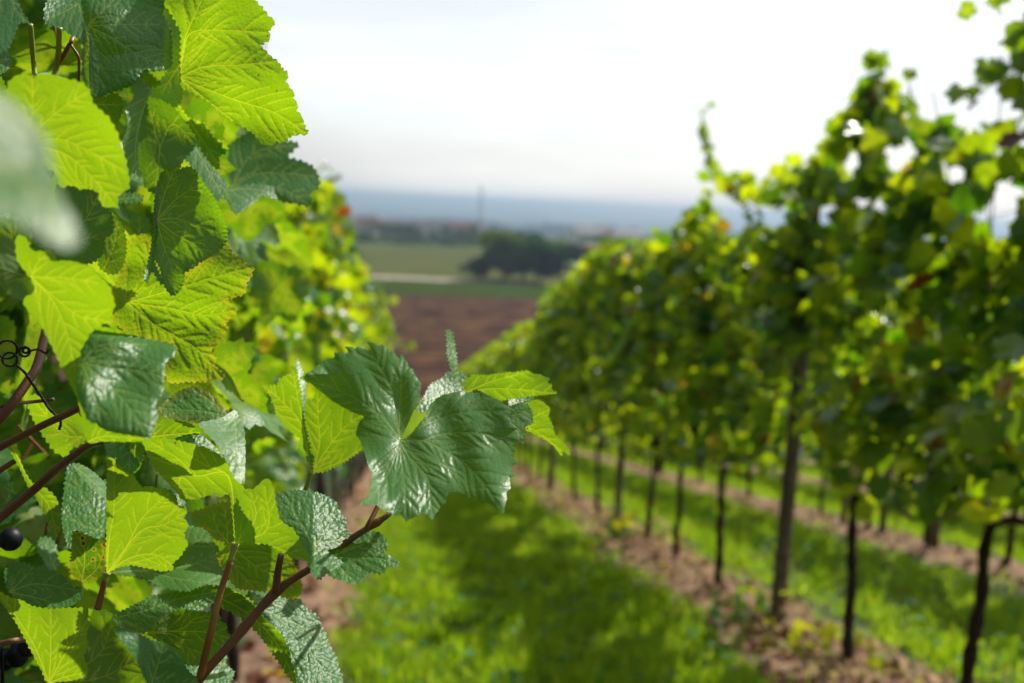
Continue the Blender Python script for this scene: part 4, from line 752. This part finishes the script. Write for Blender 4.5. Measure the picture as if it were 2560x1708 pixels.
for i, y in enumerate(ys_known):
    ha = (ys_known[i+1]-y)/2 if i+1 < len(ys_known) else .5; hb = (y-ys_known[i-1])/2 if i else .45
    half = max(.46, (ha+hb)/2+.03); c = (ha-hb)/2
    f = foliage_mesh(rg, int(900*half/.46), lambda yy, y=y, c=c: topz(y+c+yy)+(gz(y+c+yy)-gz(y)-(-(yy)*SL)), half=half, bottom=.70, ragged=.13, size=(.036, .062), thick=.14, hole=lambda xx, yy, zz, y=y, c=c: in_hole(xx, y+c+yy, gz(y)+zz-(c+yy)*SL))
    for a in f.v: a[:, 2] -= a[:, 1]*SL; a[:, 1] += c; a[:, 2] -= c*SL
    v = vine(RROW, y, names[i], gr_, f.mesh('foliage', LM), k, 3); VY.append(y); k += 1
y = ys_known[0]-.95
f = shear(foliage_mesh(rg, 620, 1.85, half=.48)).mesh('foliage', LM)
vine(RROW, y, 'grapevine at the right edge whose overhanging leaves reach into the sky', gr_, f, 1, 2)
y = ys_known[-1]+.9
while y < 33.5:
    ht = topz(y); o = vine(RROW, y, 'distant blurred grapevine in the far part of the row right of the grass lane', 'far grapevines of the row right of the lane', None, k, 1, canes=False)
    o.children[1].scale = (1, 1, ht/2.12); k += 1; y += .92
# row on the left beyond the near vine
y = 2.35; i = 0
ln = ['second grapevine of the left-hand row, bright leaves just behind the near vine', 'third grapevine of the left-hand row, out of focus behind the near leaves', 'fourth grapevine of the left-hand row, strongly blurred']
while y < 33.5:
    XL = LROW-(.12 if i else .03)
    if i < 3:
        f = shear(foliage_mesh(rg, 640-90*i, (1.62, 1.48, 1.40)[i], half=.48, tps=TMID if i == 0 else TLOW, dryp=.03, thick=.09, xmax=(.05, .03, .03)[i], size=(.042, .066), bottom=.62)).mesh('foliage', LM); vine(XL, y, ln[i], 'grapevines of the row on the left', f, k, 2)
    else:
        o = vine(XL, y, 'distant blurred grapevine in the far part of the left-hand row', 'far grapevines of the left-hand row', None, k, 1, canes=False)
        o.children[1].scale = (.5, 1, .61)
    k += 1; y += .92; i += 1
# rows farther right, seen under and through the first
for r_, X in enumerate((3.85, 6.0, 8.15)):
    y = 3.9+r_*2; word = ('second', 'third', 'fourth')[r_]
    while y < 33.5:
        vine(X, y, 'grapevine in the %s row to the right, seen between the trunks of the first' % word, 'grapevines of the %s row on the right' % word, None, k, 2 if y < 12 else 0, canes=y < 12); k += 1; y += .94
# single leaves and shoots that stand out of the right-hand row
def loose(px, X, d=None): return
def shoot_of(parent, P2, X, n, rng, size=(.03, .05), tint=(.7, 1), label=None, thick=.002, jit=.02, dry=0, droop=False):
    mb = MB(); w_ = [on_y(a, b, X[0]) if isinstance(X, tuple) else on_x(a, b, X) for a, b in P2]; s = spline(w_, 5); tube(mb, s, np.linspace(thick, thick*.5, len(s)), 5, 1)
    for i in range(n):
        q = s[int((i+.5)/n*(len(s)-1))]+rng.normal(size=3)*jit
        place_leaf(mb, TMID[i % 3], q, rand_dir(rng)*.7+np.array([-.25, -.6, .3]), rand_dir(rng)*.8+np.array([0, 0, -.6]), rng.uniform(*size), rng, rng.uniform(*tint), dry, .5, True)
    o = mb.build('shoot', [LEAF, STEM], parent)
    if label: o['label'] = label
vs = [o for o in sc.objects if o.type == 'EMPTY' and abs(o.location.x-RROW) < .01]; vs.sort(key=lambda o: o.location.y)
near_to = lambda Y: min(vs, key=lambda o: abs(o.location.y-Y))
bpy.context.view_layer.update()
shoot_of(near_to(5.6), [(1760,540),(1715,480),(1668,430),(1645,400),(1628,360),(1618,320),(1614,285)], RROW, 42, rg, (.03,.048), (.9,1), 'pale yellow-green shoot standing up against the sky', jit=.012)
shoot_of(near_to(5.6), [(1614,290),(1612,262),(1622,243),(1645,246)], RROW, 6, rg, (.016,.024), (.9,1), jit=.008, thick=.0012)
shoot_of(near_to(3.5), [(2095,300),(2088,240),(2086,190),(2092,160)], RROW, 6, rg, (.03,.042), (.6,1), 'small shoot tip above the tallest crown', jit=.015)
shoot_of(near_to(3.7), [(2020,260),(2015,200),(2008,150),(2000,130)], RROW, 9, rg, (.035,.05), (.5,1), jit=.02)
shoot_of(near_to(2.6), [(2420,20),(2350,90),(2310,140),(2290,190),(2300,235)], RROW-.12, 13, rg, (.045,.065), (.1,.6), 'dark green leaf cluster hanging into the sky at the right edge', jit=.035)
shoot_of(near_to(2.6), [(2420,-60),(2330,-10),(2260,10),(2225,30)], RROW-.1, 5, rg, (.035,.05), (.5,1), jit=.02)
shoot_of(near_to(2.6), [(2400,300),(2350,345),(2310,380),(2290,430)], RROW-.1, 6, rg, (.05,.065), (.7,1), jit=.02)
shoot_of(near_to(2.4), [(2420,170),(2330,150),(2250,225),(2240,240)], RROW-.1, 2, rg, (.025,.03), (.2,.4), 'withered dark brown leaf hanging at the right edge', jit=.01, dry=1.0)
lv = [o for o in sc.objects if o.type == 'EMPTY' and abs(o.location.x-LROW) < .14 and 8 < o.location.y < 10.4]; lv.sort(key=lambda o: o.location.y)
shoot_of(lv[0], [(770,700),(800,670),(835,668),(868,700),(890,740),(905,770)], (8.6,), 46, rg, (.04,.06), (.3,1), 'shoots bulging from the left-hand row into the lane', jit=.07)
shoot_of(lv[-1], [(780,790),(850,770),(910,785),(965,792)], (9.6,), 16, rg, (.035,.05), (.5,1), jit=.04)
shoot_of(near_to(4.1), [(1880,950),(1895,1010),(1912,1060),(1920,1120)], RROW-.25, 8, rg, (.028,.038), (1,1), 'hanging yellow leaves below the canopy', jit=.012, dry=.42)
# ------------------------------------------------------------------ posts and wires
def post(px, py, X, h, w_, label, m=WOOD, r_=None, cat='post', group='posts of the vine rows'):
    p = on_x(px, py, X); Y = p.y; z = gz(Y); e = empty('vine_post', (X, Y, z), label, cat, group)
    mb = MB(); s = [(0, 0, -.1), (0, 0, .3), (.004, 0, h*.5), (0, 0, h-.02), (0, 0, h)]; tube(mb, s, [w_*1.03, w_, w_*.98, w_*.95, w_*.7], 14); o = mb.build('post_body', [m]); o.parent = e
    mb = MB()
    for zz in (.72, 1.15, 1.6):
        box(mb, (-w_-.006, -.012, zz-.01), (-w_+.002, .012, zz+.01))
    o = mb.build('wire_staple', [METAL]); o.parent = e
    return Y
yp1 = post(1784, 1410, RROW-.02, 2.0, .034, 'nearest round grey wooden post of the row on the right')
yp2 = post(1413, 1240, RROW-.02, 2.05, .03, 'second grey wooden post farther down the right-hand row')
post(1262, 1150, RROW-.02, 2.05, .035, 'small distant post near the far end of the right-hand row')
post(2143, 1235, 3.83, 2.05, .04, 'post with dark earth heaped at its foot in the second row to the right')
post(2028, 1180, 3.83, 2.05, .03, 'thin blurred post in the second row to the right, between two trunks')
post(1940, 1150, 3.83, 2.05, .03, 'distant post in the second row, behind hanging yellow leaves')
for X, lab in ((RROW, 'first row on the right'), (3.85, 'second row on the right'), (LROW, 'row on the left')):
    for h, hw in ((.72, 'lowest'), (1.15, 'second'), (1.6, 'top')):
        mb = MB(); ys_ = np.arange(1.2 if X > 0 else .2, 33.5, .8)
        tube(mb, [(X-.045+.004*math.sin(y_*2), y_, gz(y_)+h-.012*abs(math.sin(y_*.8))) for y_ in ys_], .0013, 5)
        tag(mb.build('trellis_wire', [METAL]), '%s thin grey trellis wire running along the %s' % (hw, lab), 'wire', 'trellis wires of the vine rows')
# ------------------------------------------------------------------ grass, soil litter, weeds
def blades(name, n, xr, yr, lo, hi, wd, seed, label, keep, m):
    rng = np.random.default_rng(seed); x = rng.uniform(*xr, n*2); y = yr[0]+(yr[1]-yr[0])*rng.random(n*2)**1.5
    k = keep(x, y, rng); x, y = x[k][:n], y[k][:n]; n = len(x)
    z = np.interp(y, _py, _pz); hgt = rng.uniform(lo, hi, n)*(.75+.45*np.sin(x*7+2*np.sin(y*3.1))*np.sin(y*5.3+1.7*np.sin(x*4))+.35*np.sin(x*17+y*3)*np.sin(y*13-x*5))*(1+.8*(rng.random(n) < .06)); az = rng.uniform(0, 6.283, n); ln = rng.uniform(.1, .75, n)*hgt; ww = rng.uniform(.6, 1.3, n)*wd*(1+y/9)
    b = np.stack([x, y, z-.004], 1); s = np.stack([np.cos(az+1.57), np.sin(az+1.57), 0*az], 1)*ww[:, None]
    tip = b+np.stack([np.cos(az)*ln, np.sin(az)*ln, hgt], 1); midp = b+np.stack([np.cos(az)*ln*.35, np.sin(az)*ln*.35, hgt*.6], 1)
    V = np.stack([b-s, b+s, midp+s*.8, midp-s*.8, tip], 1).reshape(-1, 3)
    me = bpy.data.meshes.new(name); me.vertices.add(len(V)); me.vertices.foreach_set('co', V.ravel())
    base = np.arange(n)[:, None]*5; L = np.concatenate([base+0, base+1, base+2, base+3, base+3, base+2, base+4], 1).ravel()
    me.loops.add(len(L)); me.loops.foreach_set('vertex_index', L); me.polygons.add(2*n)
    st = (np.arange(n)[:, None]*7+np.array([0, 4])).ravel(); me.polygons.foreach_set('loop_start', st); 
    tn = np.repeat(rng.random(n), 5); a = me.attributes.new('tint', 'FLOAT', 'POINT'); a.data.foreach_set('value', tn.astype(np.float32))
    me.update(calc_edges=True); me.validate(); me.materials.append(m); o = bpy.data.objects.new(name, me); COL.objects.link(o)
    return tag(o, label, 'grass', kind='stuff')
M, t, o = mat('grass blade'); tn = attr(t, 'tint'); pn = noise_(t, 2.2, None, 3)
c1 = ramp(t, tn, [(0, (.06, .15, .006)), (.6, (.13, .22, .010)), (.9, (.17, .23, .03)), (1, (.34, .30, .10))])
c2 = ramp(t, mth(t, 'ADD', mth(t, 'MULTIPLY', tn, .5), mth(t, 'MULTIPLY', pn, .5)), [(.2, (.26, .52, .004)), (.45, (.38, .64, .006)), (.7, (.56, .70, .015)), (.95, (.75, .65, .20))])
df = nn(t, 'ShaderNodeBsdfPrincipled'); tr = nn(t, 'ShaderNodeBsdfTranslucent'); t.links.new(c1, df.inputs['Base Color']); t.links.new(c2, tr.inputs['Color'])
df.inputs['Roughness'].default_value = .45; df.inputs['Specular IOR Level'].default_value = .25
ms = nn(t, 'ShaderNodeMixShader'); ms.inputs[0].default_value = .5; t.links.new(df.outputs[0], ms.inputs[1]); t.links.new(tr.outputs[0], ms.inputs[2]); t.links.new(ms.outputs[0], o.inputs[0]); GRASSM = M
def lane(x, y, rng):
    s = np.min([np.abs(x-r+.05*np.sin(y*2.1+r)+.04*np.sin(y*5.3)+.05*np.sin(y*13+3*x)) /(.62 if r < 0 else 1) for r in ROWX], axis=0)
    return (s > .38) | (rng.random(len(x)) < .10)
blades('lane_grass', 230000, (-.4, 2.0), (2.6, 33.5), .035, .095, .0022, 1, 'short bright green grass of the lane between the two nearest rows', lane, GRASSM)
blades('grass', 200000, (1.9, 8.4), (2.6, 33.5), .035, .10, .0024, 2, 'green grass between the rows farther right', lane, GRASSM)
blades('rough_grass', 60000, (-14, 20), (33.5, 47), .08, .22, .006, 4, 'rough grass at the lower end of the vineyard', lambda x, y, r: np.ones(len(x), bool), GRASSM)
# clods, stones and dry leaves on the soil under the rows
rg2 = np.random.default_rng(5); mb = MB(); O8 = np.array([(1,0,0),(-1,0,0),(0,1,0),(0,-1,0),(0,0,1),(0,0,-1)], float); F8 = [(0,2,4),(2,1,4),(1,3,4),(3,0,4),(2,0,5),(1,2,5),(3,1,5),(0,3,5)]
for i in range(5200):
    r = ROWX[rg2.choice(4, p=[.15, .55, .2, .1])]; y = 2.8+rg2.random()**1.6*22; x = r+np.clip(rg2.normal(0, .17), -.42, .42); s = rg2.uniform(.008, .035)*(1+(rg2.random() < .06))
    mb.add(O8*s*rg2.uniform(.6, 1.2, (6, 1))*np.array([1, 1, .7])+np.array([x, y, vz(x, y)+s*.2]), F8)
CLOD = simple('dry earth clods', [(.3, (.18, .10, .058)), (.55, (.38, .23, .135)), (.75, (.56, .39, .26))], 40, .95, .004, 200)
mb.sm = False; tag(mb.build('soil_clods', [CLOD]), 'red-brown clods and stones on the bare soil under the rows', 'soil', kind='stuff')
mb = MB()
for i in range(700):
    r = ROWX[rg2.choice(4, p=[.2, .5, .2, .1])]; y = 2.8+rg2.random()**1.5*16; x = r+rg2.normal(0, .24)
    place_leaf(mb, TLOW[i % 3], (x, y, vz(x, y)+.015), rand_dir(rg2)*.5+np.array([0, 0, 1]), rand_dir(rg2), rg2.uniform(.025, .05), rg2, .5, rg2.uniform(.5, 1.3), .5, False)
tag(mb.build('fallen_leaves', [LEAFW, STEM]), 'dry brown fallen vine leaves scattered on the soil', 'leaves', kind='stuff')
mb = MB()
for i in range(2200):
    x = rg2.uniform(-.1, 1.32) if i % 3 else rg2.uniform(2.1, 3.4); y = 3+rg2.random()**1.6*18
    place_leaf(mb, TLOW[i % 3], (x, y, gz(y)+rg2.uniform(.02, .07)), rand_dir(rg2)*.55+np.array([.1, .15, .9]), rand_dir(rg2), rg2.uniform(.012, .028), rg2, rg2.random(), 0, .5, False)
tag(mb.build('clover', [LEAFW, STEM]), 'small clover and weed leaves glinting among the grass of the lanes', 'clover', kind='stuff')
def weed(px, py, X, n, s, label, tint=(.3, .8), dry=0):
    p = on_x(px, py, X); c = np.array([X, p.y, vz(X, p.y)]); mb = MB(); rng = np.random.default_rng(int(px))
    for i in range(n):
        q = c+np.array([rng.normal()*s*.6, rng.normal()*s*.6, abs(rng.normal())*s*.45+.01]); place_leaf(mb, TLOW[i % 3], q, rand_dir(rng)*.8+np.array([0, -.2, .8]), rand_dir(rng), rng.uniform(.25, .45)*s*.6, rng, rng.uniform(*tint), dry, .5, False)
        tube(mb, [c, (c+q)/2+np.array([0, 0, .01]), q], .0015, 4, 1)
    tag(mb.build('weed', [LEAFW, STEM]), label, 'weed', 'weeds at the foot of the rows')
weed(1740, 1410, RROW-.08, 46, .14, 'dark green weed tuft at the foot of the nearest wooden post', (0, .4))
weed(1735, 1370, RROW-.22, 12, .12, 'yellow-leaved weed left of the nearest wooden post', (1, 1), .35)
weed(1890, 1420, RROW-.05, 26, .16, 'pale yellow weed right of the nearest wooden post', (.9, 1), .2)
weed(1425, 1245, RROW-.1, 50, .16, 'dark green weed tuft at the foot of the second post', (0, .3))
weed(1470, 1200, RROW, 16, .22, 'upright orange-tinged weed just past the second post', (1, 1), .35)
weed(1800, 1230, RROW+.7, 20, .18, 'light green weed on the grass behind the first post', (.6, 1))
# ------------------------------------------------------------------ what lies beyond the vineyard
def tree(x, y, h, w_, cm, label, group, n=700, cat='tree', name='tree', tr_h=.25):
    rng = np.random.default_rng(int(abs(x*31+y*7)) % 9999); z0 = gz(y); e = empty(name, (x, y, z0), label, cat, group)
    mb = MB(); tube(mb, [(0, 0, -.2), (.05*h*.1, 0, h*.3), (0, 0, h*.75)], [h*.025, h*.02, h*.008], 7)
    for a in range(5): an = rng.uniform(0, 6.28); tube(mb, [(0, 0, h*(.3+.07*a)), (math.cos(an)*w_*.3, math.sin(an)*w_*.3, h*(.5+.07*a))], [h*.01, h*.004], 5)
    o = mb.build('trunk', [BARK]); o.parent = e
    mb = MB(); cl = [(rng.uniform(-.32, .32)*w_, rng.uniform(-.32, .32)*w_, h*(tr_h+(1-tr_h)*rng.uniform(.22, .82)), rng.uniform(.16, .30)) for _ in range(11)]
    C = np.array([cl[i % len(cl)][:3] for i in range(n)]); R = np.array([cl[i % len(cl)][3] for i in range(n)])
    d = rng.normal(size=(n, 3)); d /= np.linalg.norm(d, axis=1)[:, None]; d *= (rng.random(n)**.4)[:, None]; P0 = C+d*R[:, None]*np.array([w_, w_, h*(1-tr_h)*.75])
    P0[:, 2] = np.clip(P0[:, 2], h*tr_h*.6, h); s = h*.035
    a = rng.normal(size=(n, 3)); b = rng.normal(size=(n, 3)); a *= s/np.linalg.norm(a, axis=1)[:, None]; b *= s/np.linalg.norm(b, axis=1)[:, None]
    V = np.stack([P0-a, P0+b, P0+a, P0-b], 1).reshape(-1, 3); mb.add(V, [(4*i, 4*i+1, 4*i+2, 4*i+3) for i in range(n)]); mb.sm = False
    o = mb.build('crown', [cm]); o.parent = e; return e
def fol_mat(name, c0, c1):
    M, t, o = mat(name); d = nn(t, 'ShaderNodeBsdfDiffuse'); r = nn(t, 'ShaderNodeBsdfTranslucent'); c = ramp(t, noise_(t, .6), [(.3, c0), (.7, c1)])
    t.links.new(c, d.inputs[0]); t.links.new(c, r.inputs[0]); m_ = nn(t, 'ShaderNodeMixShader'); m_.inputs[0].default_value = .3
    t.links.new(d.outputs[0], m_.inputs[1]); t.links.new(r.outputs[0], m_.inputs[2]); t.links.new(m_.outputs[0], o.inputs[0]); return M
DKG = fol_mat('dark far foliage', (.008, .030, .014), (.028, .065, .022)); MDG = fol_mat('mid far foliage', (.03, .10, .02), (.08, .19, .035)); YLG = fol_mat('yellow far foliage', (.09, .16, .015), (.19, .25, .02))
def far(px, y): return on_y(px, 560, y).x
for px, y, h, w_, m_, lab in ((1098, 205, 5.3, 9, DKG, 'dark bush at the left end of the tree clump in the valley'), (1160, 205, 11, 12, YLG, 'tallest yellow-green tree of the clump in the valley'), (1232, 204, 10, 12, MDG, 'mid green tree in the middle of the valley clump'),
                              (1205, 210, 10.5, 11, DKG, 'dark tree behind the yellow-green one in the valley clump'), (1292, 204, 8.6, 12, DKG, 'dark broad tree right of the middle of the valley clump'), (1345, 206, 7.5, 12, DKG, 'dark tree at the right end of the valley clump')):
    tree(far(px, y), y, h, w_, m_, lab, 'trees of the clump in the valley', 3400, tr_h=.0)
px = 700
while px < 1120:
    tree(far(px, 347), 347+random.uniform(-3, 3), random.uniform(4.2, 5.4), 8, DKG, 'low dark bush in the hedge behind the meadow', 'bushes of the hedge behind the meadow', 500, 'bush', 'bush', .02); px += 17
px = 1300
while px < 1700:
    tree(far(px, 400), 400+random.uniform(-9, 9), random.uniform(5, 8), 8, random.choice([DKG, MDG]), 'dark tree on the far right of the village', 'trees right of the village', 400); px += 34
# village
ROOFM = simple('clay roof tiles', [(.3, (.10, .055, .045)), (.7, (.17, .095, .07))], 2, .8); SLATE = simple('slate roof', [(.3, (.07, .075, .09)), (.7, (.13, .135, .15))], 2, .6)
WALLS = [simple('rendered wall '+n_, [(.3, c_), (.7, tuple(v*1.1 for v in c_))], 1, .9) for n_, c_ in (('white', (.78, .76, .72)), ('cream', (.55, .48, .36)), ('grey', (.36, .36, .36)))]
GLASS = simple('dark window glass', [(.3, (.03, .035, .045)), (.7, (.05, .055, .06))], 1, .15, spec=.8)
HL = ['white house', 'cream house', 'grey house']
for i, (px, y, w_, l_, h_, wi, ro, ds) in enumerate(((772, 430, 9, 8, 4.5, 0, 1, 'at the left end of the village'), (808, 445, 12, 8, 4.2, 2, 1, 'second from the left in the village'), (842, 425, 8, 8, 5.2, 0, 0, 'bright among the left-hand village trees'), (885, 450, 14, 9, 4.0, 1, 0, 'low and long, left of the village middle'), (930, 440, 16, 9, 4.6, 2, 1, 'with a long slate roof in the middle of the village'),
        (972, 455, 11, 9, 4.5, 0, 1, 'with slate roof right of the long one'), (1018, 435, 15, 9, 4.8, 0, 1, 'wide, left of the tree clump'), (1060, 430, 10, 9, 5.0, 1, 0, 'with a red roof left of the tree clump'), (1088, 455, 12, 9, 4.4, 2, 1, 'just left of the tall mast'), (1345, 470, 12, 9, 4.4, 0, 1, 'right of the tree clump'), (1395, 480, 12, 9, 4.4, 1, 0, 'with red roof right of the tree clump'), (1440, 475, 15, 9, 4.2, 0, 1, 'far right, close to the vines'))):
    X = far(px, y); z = gz(y); e = empty('house', (X, y, z), '%s %s' % (HL[wi], ds), 'house', 'houses of the village in the valley'); e.rotation_euler = (0, 0, random.uniform(-.25, .25))
    mb = MB(); mb.sm = False; box(mb, (-w_/2, -l_/2, -.5), (w_/2, l_/2, h_)); mb.add([(-w_/2, -l_/2, h_), (-w_/2, l_/2, h_), (-w_/2, 0, h_+3)], [(0, 2, 1)]); mb.add([(w_/2, -l_/2, h_), (w_/2, l_/2, h_), (w_/2, 0, h_+3)], [(0, 1, 2)]); o = mb.build('wall', [WALLS[wi]]); o.parent = e
    mb = MB(); mb.sm = False; a, b = w_/2+.4, l_/2+.5
    mb.add([(-a, -b, h_-.35), (a, -b, h_-.35), (a, 0, h_+3.1), (-a, 0, h_+3.1), (-a, b, h_-.35), (a, b, h_-.35), (-a, -b, h_-.15), (a, -b, h_-.15), (a, 0, h_+3.3), (-a, 0, h_+3.3), (-a, b, h_-.15), (a, b, h_-.15)],
           [(6, 7, 8, 9), (9, 8, 11, 10), (0, 3, 2, 1), (3, 4, 5, 2), (0, 1, 7, 6), (4, 10, 11, 5), (0, 6, 9, 3), (3, 9, 10, 4), (1, 2, 8, 7), (2, 5, 11, 8)]); rf = mb.build('roof', [ROOFM if ro == 0 else SLATE]); rf.parent = e
    mb = MB(); mb.sm = False; box(mb, (w_*.2, .5, h_+1.5), (w_*.2+.8, 1.3, h_+4)); ch = mb.build('chimney', [ROOFM]); ch.parent = rf
    for q in range(int(w_//3)):
        xx = -w_/2+1.2+q*3; mb = MB(); mb.sm = False; box(mb, (xx, -l_/2-.05, 1.2), (xx+1.1, -l_/2+.02, 2.6)); o = mb.build('window', [GLASS]); o.parent = e
for i in range(60):
    px = 735+i*6.6+random.uniform(-6, 6); y = random.choice([405, 412, 470, 490, 520]); tree(far(px, y), y, random.uniform(4.5, 8.5) if y < 420 else random.uniform(4.5, 8), random.uniform(6, 10), random.choice([DKG, DKG, MDG]), 'blurred dark tree among the village houses', 'trees of the village', 260)
# woods in the plain, tall mast at the horizon
mb = MB(); rg3 = np.random.default_rng(8)
for i in range(1500):
    y = rg3.choice([1500, 2000, 2600, 3400, 4400])*rg3.uniform(.95, 1.05); x = rg3.uniform(-.75, .75)*y; 
    if mnoise.noise((x*.0035, y*.01, 0)) < -.02: continue
    w_ = y*rg3.uniform(.02, .05); h = rg3.uniform(12, 24); s = 9; q = [(x+w_*(k/(s-1)-.5), y+rg3.uniform(-6, 6), gz(y)+h*rg3.uniform(.7, 1.1)*(1-abs(k/(s-1)-.5)**3*6)) for k in range(s)]
    V = [(a, b, gz(y)-1) for a, b, c in q]+q+[(a, b+20, gz(y)-1) for a, b, c in q]; mb.add(V, [(k, k+1, s+k+1, s+k) for k in range(s-1)]+[(s+k, s+k+1, 2*s+k+1, 2*s+k) for k in range(s-1)])
tag(mb.build('distant_wood', [DKG]), 'dark woods scattered over the hazy blue plain', 'woods', kind='stuff')
yM = 900; xm = on_y(1102, 500, yM).x; zt = on_y(1102, 428, yM).z; e = empty('radio_mast', (xm, yM, gz(yM)), 'tall slender grey mast rising above the horizon', 'mast')
H = zt-gz(yM); mb = MB(); r0, r1 = 1.8, .9
for sx, sy in ((-1, -1), (1, -1), (1, 1), (-1, 1)): tube(mb, [(sx*r0, sy*r0, 0), (sx*r1, sy*r1, H*.96)], [.3, .2], 6)
for k in range(16):
    za, zb = H*.96*k/16, H*.96*(k+1)/16; ra, rb = r0+(r1-r0)*k/16, r0+(r1-r0)*(k+1)/16
    for sx in (-1, 1): tube(mb, [(sx*ra, -ra, za), (-sx*rb, -rb, zb)], .18, 4); tube(mb, [(sx*ra, ra, za), (-sx*rb, rb, zb)], .18, 4)
o = mb.build('lattice_frame', [METAL]); o.parent = e
mb = MB(); tube(mb, [(0, 0, H*.94), (0, 0, H*1.04)], [.6, .4], 8); o = mb.build('antenna', [METAL]); o.parent = e
